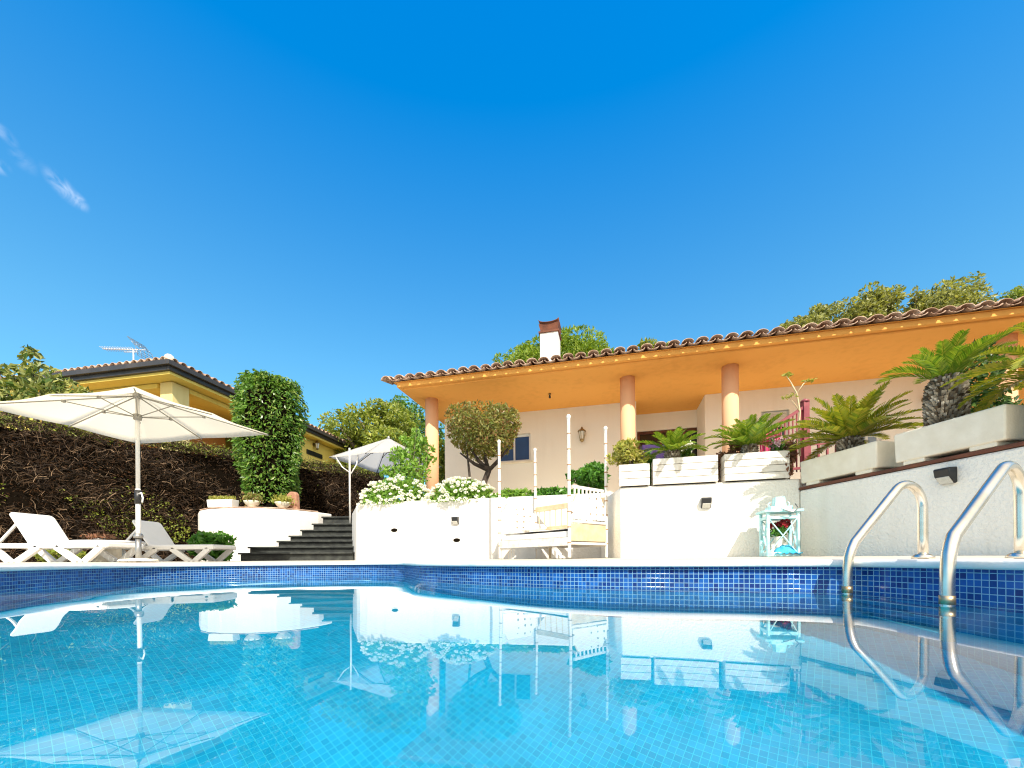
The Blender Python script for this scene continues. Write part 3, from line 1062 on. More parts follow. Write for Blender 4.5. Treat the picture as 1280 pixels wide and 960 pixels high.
# ------------------------------------------------------------------ cycads
def frond(C, V, F, az, el, L, curl, wid, nl=26, ch=None):
    """one feather leaf appended to arrays"""
    p = Vector(C)
    d_az = Vector((math.cos(az), math.sin(az), 0))
    side = Vector((-math.sin(az), math.cos(az), 0))
    st = L / nl
    ang_ = el
    pts, tans = [p.copy()], []
    for i in range(nl):
        t = d_az * math.cos(ang_) + UPV * math.sin(ang_)
        tans.append(t)
        p = p + t * st
        pts.append(p.copy())
        ang_ -= curl / nl * (.4 + 1.2 * i / nl)
    # rachis
    for i in range(nl):
        a, b_ = pts[i], pts[i + 1]
        w0 = .012 * L * (1 - i / nl) + .002
        o = len(V)
        V += [a - side * w0, a + side * w0, b_ + side * w0 * .9, b_ - side * w0 * .9]
        F.append((o, o + 1, o + 2, o + 3))
    for i in range(2, nl):
        f = i / nl
        ll = wid * (math.sin(math.pi * min(1, f * .86 + .12)) ** .55) * rnd.uniform(.9, 1.1)
        t = tans[i]
        nrm = side.cross(t) * -1
        if nrm.z < 0:
            nrm = -nrm
        for sg in (-1, 1):
            dirn = (side * sg * .74 + t * .72 + nrm * rnd.uniform(.15, .30)).normalized()
            a = pts[i]
            w = st * .62
            tip = a + dirn * ll - UPV * ll * .06
            mid = a + dirn * ll * .55
            o = len(V)
            V += [a - t * w * .6, mid - t * w, tip, mid + t * w, a + t * w * .6]
            F.append((o, o + 1, o + 2, o + 3)); F.append((o, o + 2 + 1, o + 4, o))

def cycad(base, th, tr, n, L, label, leafm, els=(80, 5), wid=.24, curl=1.0, scales=True, cone=False, az0=0, skip=None, trunk_mat=None):
    t = thing('cycad', label, 'cycad', base, 'cycads in the planters')
    base = Vector(base)
    mb = MB()
    prof = [(tr * .8, -.05), (tr, th * .15), (tr * 1.06, th * .5), (tr * .95, th * .85), (tr * .55, th)]
    mb.lathe(prof, base, 18)
    mb.build('trunk', SOIL, t)
    # old leaf bases as overlapping scales
    V, F = [], []
    rows = max(4, int(th / .022))
    for r in range(rows):
        z = th * (r + .5) / rows
        rr = np.interp(z, [q[1] for q in prof], [q[0] for q in prof])
        k = max(9, int(2 * math.pi * rr / .024))
        for j in range(k):
            a = 2 * math.pi * (j + .5 * (r % 2)) / k + rnd.uniform(-.1, .1)
            o_ = Vector((math.cos(a), math.sin(a), 0)); sd = Vector((-math.sin(a), math.cos(a), 0))
            c = base + o_ * rr * .97 + UPV * z
            w = .010; q = len(V)
            V += [c - sd * w - UPV * .012, c + sd * w - UPV * .012, c + sd * w * .6 + o_ * .026 + UPV * .022, c - sd * w * .6 + o_ * .026 + UPV * .022,
                  c - sd * w + UPV * .024, c + sd * w + UPV * .024]
            F += [(q, q + 1, q + 2, q + 3), (q + 3, q + 2, q + 5, q + 4), (q, q + 3, q + 4, q), (q + 1, q + 5, q + 2, q + 1)]
    me_f = [tuple(dict.fromkeys(f)) for f in F]
    m2 = MB(); m2.add(V, me_f)
    m2.build('trunk_scales', L_SCALE, t)
    V, F = [], []
    top = base + UPV * (th * .96)
    for i in range(n):
        f = (i + .5) / n
        az = az0 + i * 2.39996
        if skip and skip(az % (2 * math.pi)):
            continue
        el = R(els[0] + (els[1] - els[0]) * f ** .8 + rnd.uniform(-6, 6))
        ll = L * rnd.uniform(.85, 1.1) * (.8 + .2 * f)
        o_ = Vector((math.cos(az), math.sin(az), 0)) * tr * .35
        frond(top + o_, V, F, az, el, ll, curl * rnd.uniform(.7, 1.2), wid * ll * 1.12, nl=26)
    m2 = MB(); m2.add(V, [tuple(dict.fromkeys(f)) for f in F])
    m2.build('fronds', leafm, t)
    if cone:
        C = np.array(top)[None, :] + rng.normal(size=(160, 3)) * np.array([.035, .035, .05]) + np.array([0, 0, .17])
        V_, F_ = leaf_arrays(C, rng.normal(size=C.shape) * .4 + np.array([0, 0, 1.]), .07, .022)
        np_mesh('new_leaf_cone', V_, F_, L_ORANGEP, t)
    return t
b1 = at(840, 570, cA.y); b1.z = 1.18
cycad(b1, .12, .07, 30, .42, 'small cycad at the left end of the long white planter box', L_CYCAD, els=(78, 8), curl=.9, wid=.20)
b2 = at(937, 570, cB.y); b2.z = 1.17
cycad(b2, .14, .07, 32, .50, 'green cycad in the white planter box right of the peach column, before the maroon railing', L_CYCAD, els=(75, 12), curl=.75, wid=.19, az0=1.)
b3 = Vector((3.395, 4.173, 1.03))
cycad(b3, .17, .09, 46, .62, 'yellowish cycad with an orange cone in its middle, in a concrete trough', L_CYCADY, els=(76, 6), curl=.75, wid=.17, cone=True, az0=.4)
b4 = Vector((3.518, 3.363, 1.02))
cycad(b4, .43, .112, 24, .41, 'tall cycad with a fat pale scaly trunk above the ladder rail', L_CYCAD, els=(88, 30), curl=1.0, wid=.23, az0=2.)
b5 = Vector((3.62, 2.70, 1.03))
cycad(b5, .22, .12, 32, .62, 'cycad reaching in from the right picture edge with long arching fronds', L_CYCADY, els=(58, 8), curl=1.15, wid=.15, az0=.9)

# ------------------------------------------------------------------ small planting
def bush(name, label, cat, c, r, n, L, W, m, k=9, stems=True, group=None, base=None, size=.42, droop=.0):
    base = base or (c[0], c[1], c[2] - r[2])
    t = thing(name, label, cat, base, group)
    bl = sub_blobs(c, r, k, size)
    mb = MB()
    for b_ in bl[:6]:
        mb.tube([base, Vector(base).lerp(Vector(b_[:3]), .6) + Vector((rnd.uniform(-.03, .03),) * 3), b_[:3]], [.014, .01, .004], 5)
    mb.build('stem', BARK, t)
    foliage('leaves', bl, n, L, W, m, t, droop=droop)
    return t, bl
# white flowering bushes on the low wall
def flower_bush(x0, x1, ytop, d, label):
    a, b_ = at(x0, 625, d), at(x1, 625, d)
    top = at((x0 + x1) / 2, ytop, d).z
    cz = .98
    c = ((a.x + b_.x) / 2, d, cz)
    r = ((b_.x - a.x) / 2, .32, top - cz)
    t = thing('flowering_bush', label, 'flower bush', (c[0], c[1], TZ), 'white flowering bushes behind the low wall')
    n = 3600
    d_ = unit(rng.normal(size=(n, 3))); d_[:, 2] = np.abs(d_[:, 2])
    C = np.array(c) + d_ * np.array(r) * rng.uniform(.55, 1.0, (n, 1))
    V_, F_ = leaf_arrays(C, d_ + rng.normal(size=C.shape) * .7, .06, .035)
    np_mesh('leaves', V_, F_, L_LIME, t)
    mb = MB()
    for k in range(7):
        e = Vector(c) + Vector((rnd.uniform(-.8, .8) * r[0], rnd.uniform(-.2, .2), r[2] * .6))
        mb.tube([(e.x * .5 + c[0] * .5, d, TZ), e], .01, 5)
    mb.build('stem', BARK, t)
    nh = 120
    d_ = unit(rng.normal(size=(nh, 3))); d_[:, 2] = np.abs(d_[:, 2]); d_[:, 1] = -np.abs(d_[:, 1])
    H = np.array(c) + d_ * np.array(r) * rng.uniform(.98, 1.08, (nh, 1))
    C = np.repeat(H, 34, 0)
    o_ = unit(rng.normal(size=C.shape))
    o_[:, 2] *= .7
    C = C + o_ * .030 * np.repeat(rng.uniform(.6, 1.25, (nh, 1)), 34, 0)
    V_, F_ = leaf_arrays(C, rng.normal(size=C.shape), .024, .020)
    np_mesh('blossoms', V_, F_, L_PETAL, t)
flower_bush(452, 541, 597, 7.32, 'white flowering bush at the left end of the low wall, before the far parasol')
flower_bush(536, 622, 599, 7.05, 'white flowering bush at the foot of the ball shaped tree')

c = at(552, 588, 12.)
bush('garden_shrub', 'dark shrub in the gap between the first peach column and the villa wall', 'shrub', (c.x, 12., c.z), (.55, .5, 1.15), 2600, .14, .07, L_OLIVE, k=12, base=(c.x, 12., TZ))
# ball-clipped bronze tree
bc = at(604, 543, 7.55)
t = thing('clipped_tree', 'small tree clipped to a bronze green ball in front of the blue window', 'tree', (at(607, 600, 7.55).x, 7.55, TZ))
mb = MB()
q0 = at(609, 622, 7.55); q0.z = TZ
q1 = at(611, 588, 7.55)
mb.tube([q0, at(604, 606, 7.55), q1], [.065, .058, .05], 8)
for px, py in ((588, 560), (628, 563), (607, 553), (575, 566), (640, 555)):
    e = at(px, py, 7.55 + rnd.uniform(-.2, .2))
    mb.tube([q1, q1.lerp(e, .5) + Vector((rnd.uniform(-.05, .05), 0, -.04)), e], [.042, .032, .012], 6)
q2 = at(592, 605, 7.5); q2.z = TZ
mb.tube([q2, at(586, 585, 7.5), at(583, 555, 7.5)], [.028, .024, .01], 6)
mb.build('trunk', DARKBARK, t)
bl = [(bc.x + .36 * math.cos(2.4 * k), 7.55 + .34 * math.sin(2.4 * k), bc.z + .08 + .22 * math.sin(1.7 * k + .5), .33, .33, .28) for k in range(11)] + [(bc.x, 7.55, bc.z + .08, .62, .58, .48)]
foliage('crown', bl, 9000, .062, .03, L_BROWNG, t, inner=.6)
# light shrub before the far parasol
c = at(508, 573, 7.75)
t = thing('garden_shrub', 'loose light green shrub beside the first peach column, before the far parasol', 'shrub', (c.x, 7.75, TZ))
bl = []
mb = MB()
for px, py, r_ in ((500, 596, .24), (520, 592, .26), (485, 590, .15), (508, 575, .22), (524, 570, .2), (498, 568, .15), (515, 555, .15), (505, 549, .10), (528, 552, .12), (519, 540, .08), (535, 575, .15), (538, 560, .08), (490, 573, .08)):
    q = at(px, py, 7.75 + rnd.uniform(-.12, .12))
    bl.append((q.x, q.y, q.z, r_, r_, r_ * .9))
    mb.tube([(c.x + rnd.uniform(-.05, .05), 7.75, TZ), Vector((c.x, 7.75, TZ)).lerp(q, .55) + Vector((rnd.uniform(-.06, .06), 0, 0)), q + Vector((rnd.uniform(-.04, .04), 0, r_))], [.014, .009, .003], 5)
mb.build('stem', BARK, t)
foliage('leaves', bl, 1500, .085, .045, L_LIME, t, inner=.2)
c = at(536, 562, 8.3)
# green shrubs behind the crib
c = at(741, 597, 6.75)
bush('garden_shrub', 'glossy dark green shrub behind the four post crib', 'shrub', (c.x, 6.75, c.z), (.40, .3, .30), 1900, .10, .055, L_DEEP, k=9, base=(c.x, 6.75, TZ))
for k, (px, lab) in enumerate(((640, 'low leafy plant on the wall top below the blue window'), (690, 'low leafy plant on the wall top behind the tallest crib post'))):
    c = at(px, 610, 6.75 - .1 * k)
    bush('low_shrub', lab, 'shrub', (c.x, c.y, 1.06), (.40, .16, .13 + .03 * k), 800, .085, .045, L_DEEP if k else L_LIME, k=7, base=(c.x, c.y, TZ), group='low plants along the wall top')
c = at(786, 566, 5.0)
bush('garden_shrub', 'yellowing shrub in the short white planter box by the wall corner', 'shrub', (c.x, cC.y, c.z + .02), (.26, .18, .20), 1300, .055, .03, L_YELL, k=10, base=(cC.x, cC.y, 1.12))
c = at(806, 565, 5.6)
bush('garden_shrub', 'dark trailing shrub between the short planter and the long planter', 'shrub', (c.x, 5.5, 1.22), (.14, .12, .20), 500, .06, .035, L_DEEP, k=6, base=(c.x, 5.5, TZ))
c = at(903, 575, 4.95)
bush('trailing_plant', 'dry reddish plant in the gap between the two long planter boxes', 'plant', (c.x, c.y + .05, 1.12), (.07, .08, .24), 380, .05, .026, L_DEADPLANT, k=6, base=(c.x, c.y, .89))
c = at(922, 558, 5.2)
bush('trailing_plant', 'dark leafy sprig rising beside the third peach column', 'plant', (c.x - .04, c.y, 1.36), (.12, .1, .18), 260, .06, .035, L_DEADPLANT, k=6, base=(c.x, c.y, .89))
c = at(990, 575, 4.6)
bush('trailing_plant', 'dark red leaved plant between the white planter box and the concrete trough', 'plant', (c.x, c.y + .06, 1.08), (.09, .1, .24), 420, .055, .03, L_DEADPLANT, k=7, base=(c.x, c.y + .06, .89))
# flowers
def posy(px, py, d, label, m, n=14, r=.09, base=None, spread=1.):
    c = at(px, py, d)
    base = base or (c.x, c.y, c.z - .18)
    t = thing('flower_plant', label, 'flowers', base)
    mb = MB()
    H = []
    for k in range(n):
        e = c + Vector((rnd.uniform(-r, r), rnd.uniform(-r, r), rnd.uniform(-r * .5, r * .6))) * spread
        H.append(tuple(e))
        mb.tube([base, Vector(base).lerp(e, .5) + Vector((rnd.uniform(-.02, .02), 0, 0)), e], .004, 4)
    mb.build('stem', L_DEEP, t)
    C = np.repeat(np.array(H), 16, 0) + rng.normal(size=(n * 16, 3)) * .011
    V_, F_ = leaf_arrays(C, rng.normal(size=C.shape), .026, .02)
    np_mesh('blossoms', V_, F_, m, t)
    C = np.array(base) + (np.array(H)[rng.integers(0, n, 160)] - np.array(base)) * rng.uniform(.3, 1.0, (160, 1)) + rng.normal(size=(160, 3)) * .02
    V_, F_ = leaf_arrays(C, rng.normal(size=C.shape), .05, .02)
    np_mesh('leaves', V_, F_, L_DEEP, t)
posy(975, 556, 4.75, 'white and pink flowers at the right end of the planter box', L_PINKP, n=22, r=.11)
posy(858, 560, 5.15, 'white flowers behind the small cycad in the left planter box', L_PETAL, n=16, r=.09)
# tall bare stalk with a few tufts
t = thing('stalk_plant', 'thin pale bare stalk with small leaf tufts rising before the soffit', 'plant', at(1000, 560, 4.62))
mb = MB()
st_ = [at(1000, 570, 4.62), at(998, 540, 4.62), at(1000, 515, 4.62), at(996, 492, 4.62), at(988, 477, 4.62), at(983, 470, 4.62)]
mb.tube(st_, [.012, .010, .009, .008, .006, .003], 6)
mb.tube([st_[3], at(1004, 480, 4.62), at(1012, 474, 4.62)], [.006, .005, .002], 5)
mb.tube([st_[2], at(992, 503, 4.62), at(986, 497, 4.62)], [.006, .004, .002], 5)
mb.build('stem', BEIGEWOOD, t)
H = np.array([tuple(at(985, 468, 4.62)), tuple(at(1012, 475, 4.62)), tuple(at(985, 496, 4.62)), tuple(at(1003, 540, 4.6))])
C = np.repeat(H, 26, 0) + rng.normal(size=(104, 3)) * np.array([.035, .03, .008])
V_, F_ = leaf_arrays(C, rng.normal(size=C.shape) * np.array([1, 1, .3]), .05, .02)
np_mesh('leaves', V_, F_, L_YELL, t)
# shrub at the right, beyond the last wall
c = at(1226, 478, 5.6)
bush('garden_shrub', 'dense dark shrub behind the scaly cycad trunk, left of the last column', 'shrub', (c.x, 5.7, 1.9), (.45, .4, 1.0), 3000, .08, .045, L_SHADE, k=14, base=(c.x, 5.7, TZ), size=.4)
# leafy plant in front of the curved wall
c = at(262, 668, 8.1)
bush('garden_shrub', 'low glossy shrub on the deck before the curved white wall, behind a lounger', 'shrub', (c.x, 8.1, .31), (.54, .3, .29), 1300, .12, .075, L_DEEP, k=9, base=(c.x, 8.1, .02))
c = at(60, 690, 7.6)
bush('low_shrub', 'low green plant on the ground behind the nearer lounger', 'shrub', (c.x, 7.7, .16), (.55, .25, .15), 600, .09, .05, L_OLIVE, k=7, base=(c.x, 7.7, .02))

# ------------------------------------------------------------------ pots on the curved wall
def wp(x, back=.12):
    p, nr = wall_pt(pw, x, 640)
    return p - nr * back
p = wp(271, .14); p.z = 1.202
t = thing('window_box', 'rectangular white planter on the curved wall, short grass in it', 'planter', p)
mb = MB(); mb.box(p + UPV * .085, (.56, .2, .17), R(-5), 1.06, 1.1); mb.build('box_body', WPLASTIC, t, bevel=.01)
C = np.array(p) + np.stack([rng.uniform(-.26, .26, 500), rng.uniform(-.08, .08, 500), rng.uniform(.16, .24, 500)], 1)
V_, F_ = leaf_arrays(C, rng.normal(size=C.shape) * .4 + np.array([0, 0, 1.]), .09, .02); np_mesh('grass', V_, F_, L_YELL, t)
for px, lab, lm in ((311, 'pale footed bowl on the curved wall nearest the grass planter', L_BROWNG), (356, 'pale footed bowl with yellow green leaves beside the brown stone', L_YELL)):
    p = wp(px, .13); p.z = 1.202
    t = thing('flower_bowl', lab, 'bowl', p, 'pale bowls on the curved wall')
    mb = MB(); mb.lathe([(.07, 0), (.075, .015), (.12, .05), (.158, .11), (.165, .135), (.15, .135), (.13, .11)], p, 22); mb.build('bowl_body', CONCRETE, t)
    n = 420
    C = np.array(p) + rng.normal(size=(n, 3)) * np.array([.09, .08, .05]) + np.array([0, 0, .19])
    V_, F_ = leaf_arrays(C, rng.normal(size=C.shape) + np.array([0, 0, .6]), .07, .03); np_mesh('leaves', V_, F_, lm, t)
p = wp(368, .22); p.z = 1.19
t = thing('carved_stone', 'upright brown carved stone slab beside the flower bowl at the top of the wall', 'stone', p)
mb = MB()
pr = [(-.14, 0), (.13, 0), (.125, .20), (.115, .36), (.07, .42), (-.03, .425), (-.10, .36), (-.14, .22)]
mb.slab([p + Vector((a, 0, c)) for a, c in pr], (.03, .1, 0)); mb.build('slab', BROWNSTONE, t, bevel=.02, seg=3)
for a, c in ((-.02, .30), (.0, .22)):
    mb = MB()
    mb.lathe([(.0, -.02), (.03, 0), (.0, .02)], p + Vector((a, -.005, c)), 8)
    mb.build('carving', CONCRETE, t)

# ------------------------------------------------------------------ hedge
def hedge():
    A, B = Vector((-13.1, 5.2, 0)), Vector((-4.28, 13.7, 0))
    L = (B - A).length
    u = (B - A).normalized()
    n = Vector((u.y, -u.x, 0))            # towards the pool
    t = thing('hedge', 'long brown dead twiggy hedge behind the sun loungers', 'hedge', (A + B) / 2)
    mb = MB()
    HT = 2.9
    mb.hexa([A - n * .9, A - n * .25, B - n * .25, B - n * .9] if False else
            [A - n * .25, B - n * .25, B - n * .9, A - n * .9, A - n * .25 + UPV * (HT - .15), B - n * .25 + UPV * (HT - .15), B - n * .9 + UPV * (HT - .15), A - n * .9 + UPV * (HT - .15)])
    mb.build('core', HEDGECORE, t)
    M = 46000
    s = rng.uniform(0, L, M); z = rng.uniform(0.0, HT, M) ** 1.0
    wob = .12 * np.sin(s * 1.3) + .11 * np.sin(s * 3.1 + z * 2.5) + .10 * np.sin(z * 6 + s * 2)
    dep = -rng.random(M) ** 1.2 * .30 + wob + .04
    top = rng.random(M) < .16
    z = np.where(top, HT + rng.normal(size=M) * .05 + .03 * np.sin(s * 2), z)
    dep = np.where(top, rng.uniform(-.9, .08, M), dep)
    endm = rng.random(M) < .04
    s = np.where(endm, L + rng.uniform(-.05, .12, M), s); dep = np.where(endm, rng.uniform(-.9, .1, M), dep)
    P0 = np.array(A) + s[:, None] * np.array(u) + dep[:, None] * np.array(n) + z[:, None] * np.array([0, 0, 1.])
    # arching, mostly sideways and drooping twigs
    dirn = np.stack([rng.normal(size=M) * .8, rng.normal(size=M) * .35 + .25, rng.normal(size=M) * .55 - .12], 1)
    D = dirn[:, :1] * np.array(u) + dirn[:, 1:2] * np.array(n) + dirn[:, 2:3] * np.array([0, 0, 1.])
    D = unit(D)
    Ln = rng.uniform(.07, .24, M)[:, None]
    bend = rng.normal(size=(M, 3)) * .22 + np.array([0, 0, -.25])
    pts = [P0 + D * Ln * f + bend * Ln * f * f for f in (-.5, -.17, .17, .5)]
    wd = rng.uniform(.003, .008, M)[:, None]
    side = unit(np.cross(D, rng.normal(size=(M, 3))))
    Vl = []
    for k, p_ in enumerate(pts):
        f = (1, .9, .7, .35)[k]
        Vl += [p_ - side * wd * f, p_ + side * wd * f]
    V = np.stack(Vl, 1).reshape(-1, 3)
    base = np.arange(M)[:, None] * 8
    F = np.concatenate([base + np.array([[0, 1, 3, 2]]), base + np.array([[2, 3, 5, 4]]), base + np.array([[4, 5, 7, 6]])], 0)
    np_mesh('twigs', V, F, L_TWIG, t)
    M = 16000
    s = rng.uniform(0, L, M); z = rng.uniform(0, HT, M)
    wob = .10 * np.sin(s * 1.3) + .08 * np.sin(s * 3.1 + z * 2.5)
    C = np.array(A) + s[:, None] * np.array(u) + (-rng.random(M) * .25 + wob)[:, None] * np.array(n) + z[:, None] * np.array([0, 0, 1.])
    V, F = leaf_arrays(C, rng.normal(size=C.shape), .055, .022)
    np_mesh('dead_leaves', V, F, L_DEAD, t)
    M = 7500
    s = rng.uniform(0, L, M)
    keep = np.where(s > L * .45, rng.random(M) < .95, rng.random(M) < .8)
    s = s[keep]; M = len(s)
    C = np.array(A) + s[:, None] * np.array(u) + rng.uniform(-.7, .08, M)[:, None] * np.array(n) + (HT + .02 + rng.normal(size=M) * .05 - np.abs(rng.normal(size=M)) * .1 * (rng.random(M) < .4))[:, None] * np.array([0, 0, 1.])
    V, F = leaf_arrays(C, rng.normal(size=C.shape) + np.array([0, 0, .4]), .07, .03)
    np_mesh('green_leaves', V, F, L_OLIVE, t)
    # living patches towards the right end and low down
    M = 6500
    s = L * (.30 + .70 * rng.random(M) ** .7); z = np.abs(rng.normal(size=M)) * .6 + .5
    C = np.array(A) + s[:, None] * np.array(u) + rng.uniform(-.1, .16, M)[:, None] * np.array(n) + z[:, None] * np.array([0, 0, 1.])
    msk = np.sin(s * 2.2) + np.sin(z * 3 + s * .7) + .5 * np.sin(s * 5.3 + z * 4) > .45
    V, F = leaf_arrays(C[msk], rng.normal(size=C[msk].shape), .06, .03)
    np_mesh('leaves', V, F, L_OLIVE, t)
hedge()

# clipped column of leaves
tc_ = at(338, 600, 9.95)
t = thing('topiary_column', 'tall clipped bright green column of leaves above the curved white wall', 'topiary', (tc_.x, 9.95, .8))
MB().tube([(tc_.x, 9.95, .75), (tc_.x + .05, 10., 2.), (tc_.x, 9.95, 3.4)], [.14, .12, .06], 8).build('trunk', BARK, t)
M = 8500
zz = np.concatenate([rng.uniform(0, 1, M - 1800), np.ones(1800)])
a = rng.uniform(0, 2 * math.pi, M)
prof_r = np.interp(zz, [0, .2, .45, .7, .85, .97, 1], [.52, .59, .68, .74, .74, .64, .55])
rr = np.concatenate([np.ones(M - 1800) * (1 - .22 * rng.random(M - 1800) ** 1.5), np.sqrt(rng.random(1800))])
lump = 1 + .08 * np.sin(a * 3 + zz * 7) + .07 * np.sin(a * 5 - zz * 11) + .05 * np.sin(a * 9 + zz * 19) + np.where(rng.random(M) < .05, rng.uniform(0, .16, M), 0)
C = np.stack([tc_.x + .10 * (zz - .5) * 0 + np.cos(a) * prof_r * rr * lump, 9.95 + np.sin(a) * prof_r * rr * lump, 1.40 + zz * 2.86 + rng.normal(size=M) * .05], 1)
ax = np.stack([np.cos(a) * .7, np.sin(a) * .7, -.5 + 0 * a], 1) + rng.normal(size=(M, 3)) * .4
V_, F_ = leaf_arrays(C, ax, rng.uniform(.08, .15, M), rng.uniform(.035, .06, M))
np_mesh('crown', V_, F_, L_DENSE, t)
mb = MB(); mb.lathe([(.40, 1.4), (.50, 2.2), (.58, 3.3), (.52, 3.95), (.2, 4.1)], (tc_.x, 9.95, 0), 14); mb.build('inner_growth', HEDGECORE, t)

# loquat-like tree behind the big parasol
c = at(48, 478, 9.3)
bl = [tuple(at(px, py, 9.3 + dz_)) + (r, r, r * .8) for px, py, r, dz_ in
      ((40, 452, .22, 0), (28, 470, .32, .3), (55, 475, .38, 0), (80, 490, .36, .2), (20, 495, .4, 0), (60, 500, .5, -.2), (105, 497, .26, 0), (0, 505, .45, 0), (-2, 462, .2, .1), (38, 440, .14, 0))]
tree('loquat_tree', 'leafy loquat tree rising behind the big cream parasol, left edge', 'tree', (c.x, 9.6, 0), bl, 1500, .17, .075, L_LOQ, r0=.1, inner=.35)

# ------------------------------------------------------------------ neighbour house
NC = Vector((-9.85, 12.0, 0))
nr_ = Vector((.195, .981, 0)).normalized()
nl_ = Vector((-.981, .195, 0)).normalized()
NZ = 5.50
def g(a, b_, z):
    """a along the right-hand eave, b along the left-hand eave"""
    return NC + nr_ * a + nl_ * b_ + UPV * z
def gbox(mb, a0, a1, b0, b1, z0, z1):
    mb.hexa([g(a0, b0, z0), g(a1, b0, z0), g(a1, b1, z0), g(a0, b1, z0), g(a0, b0, z1), g(a1, b0, z1), g(a1, b1, z1), g(a0, b1, z1)])
    return mb
nh_ = thing('neighbour_house', 'two storey yellow house with a dark gutter beyond the hedge', 'house', g(4, 4, 0))
LA_, LB_ = 10.0, 14.0
iw = .5
mb = MB()
gbox(mb, iw + 3.2, LA_ - .4, iw, iw + .3, 0, NZ - .02)                       # right-hand wall beyond the loggia
gbox(mb, iw, iw + .3, iw + 5.5, LB_, 0, NZ - .02)                            # left-hand wall beyond the loggia
gbox(mb, iw, iw + 3.2, iw, iw + .3, 0, 3.3)                                  # parapets under the loggia
gbox(mb, iw, iw + .3, iw + .302, iw + 5.5, 0, 3.3)
gbox(mb, LA_ - .7, LA_ - .4, iw + .302, LB_, 0, NZ - .02)
gbox(mb, iw + .55, iw + 3.2, iw + .0, iw + .3, NZ - .16, NZ - .02)           # beams over the loggia
gbox(mb, iw, iw + .3, iw + .55, iw + 5.5, NZ - .16, NZ - .02)
mb.build('wall', YELLOW, nh_)
mb = MB()
gbox(mb, iw + 1.9, iw + 2.1, iw + 1.6, LB_, 3, NZ - .02)
gbox(mb, iw + 2.1, iw + 3.4, iw + 1.6, iw + 1.8, 3, NZ - .02)
gbox(mb, iw + .31, iw + 3.2, iw + .31, iw + 5.4, 3.0, 3.2)
mb.build('loggia_wall', DARKYELLOW, nh_)
gbox(MB(), iw - .03, iw + .52, iw - .03, iw + .42, 0, NZ - .02).build('corner_column', PALEYELLOW, nh_, bevel=.02)
mb = MB()
gbox(mb, .08, LA_, .08, LB_, NZ, NZ + .08)
rf = mb.build('roof', YELLOW, nh_)
mb = MB()
gbox(mb, 0, LA_, 0, .10, NZ + .082, NZ + .32)
gbox(mb, 0, .10, .102, LB_, NZ + .082, NZ + .32)
gbox(mb, -.10, LA_, -.10, -.001, NZ + .20, NZ + .34)
gbox(mb, -.10, -.001, .0, LB_, NZ + .20, NZ + .34)
mb.build('gutter', GUTTER, rf, bevel=.012)
mb = MB()
ap = g(LA_ / 2, LB_ / 2, NZ + 1.45); 
c4 = [g(.04, .04, NZ + .33), g(LA_, .04, NZ + .33), g(LA_, LB_, NZ + .33), g(.04, LB_, NZ + .33)]
mb.add(c4 + [ap], [(0, 1, 4), (1, 2, 4), (2, 3, 4), (3, 0, 4), (3, 2, 1, 0)])
mb.build('roof_bed', TERRADARK, rf)
mb = MB()
def eave_row(o_, along, inward, n, sp):
    for i in range(n):
        p_ = o_ + along * (sp * (i + .5))
        vs = []
        tl_ = min(1.6, sp * (i + .3))
        for t_, e_ in ((-.08, 0), (tl_, .225 * tl_)):
            for k in range(7):
                a_ = math.pi * k / 6
                vs.append(p_ + inward * t_ + along * (math.cos(a_) * .095) + UPV * (e_ + .02 + math.sin(a_) * .085))
        mb.add(vs, [(k, k + 1, 7 + k + 1, 7 + k) for k in range(6)], True)
eave_row(g(0, 0, NZ + .33), nr_, nl_, int(LA_ / .26), .26)
eave_row(g(0, 0, NZ + .33), nl_, nr_, int(LB_ / .26), .26)
mb.build('roof_tiles', TERRACOTTA, rf, solid=.015)
mb = MB()
mb.tube([g(.02, .02, NZ + .42), g(.6, .85, NZ + .62)], [.12, .11], 10)
mb.build('hip_cap', CONCRETE, rf)
# vent strip and lamp on the right-hand wall
def nwall(x, y):
    u, v = uv(x, y)
    k = u / FPX
    q = NC + nl_ * iw
    s = (k * q.y - q.x) / (nr_.x - k * nr_.y)
    p_ = q + nr_ * s
    return s, v * p_.y / FPX + CZ
s0, z0 = nwall(383, 568); s1, z1 = nwall(402, 563)
zm = nwall(392, 567)[1]
vt = gbox(MB(), s0, s1, iw - .05, iw + .02, zm - .12, zm + .08).build('vent_grille', DARKGREY, nh_, bevel=.01)
s0, z0 = nwall(392, 556)
pl = g(s0, iw, z0)
carriage_lamp(pl, -nl_, 'dark lantern on the yellow wall of the neighbouring house', 1.7)
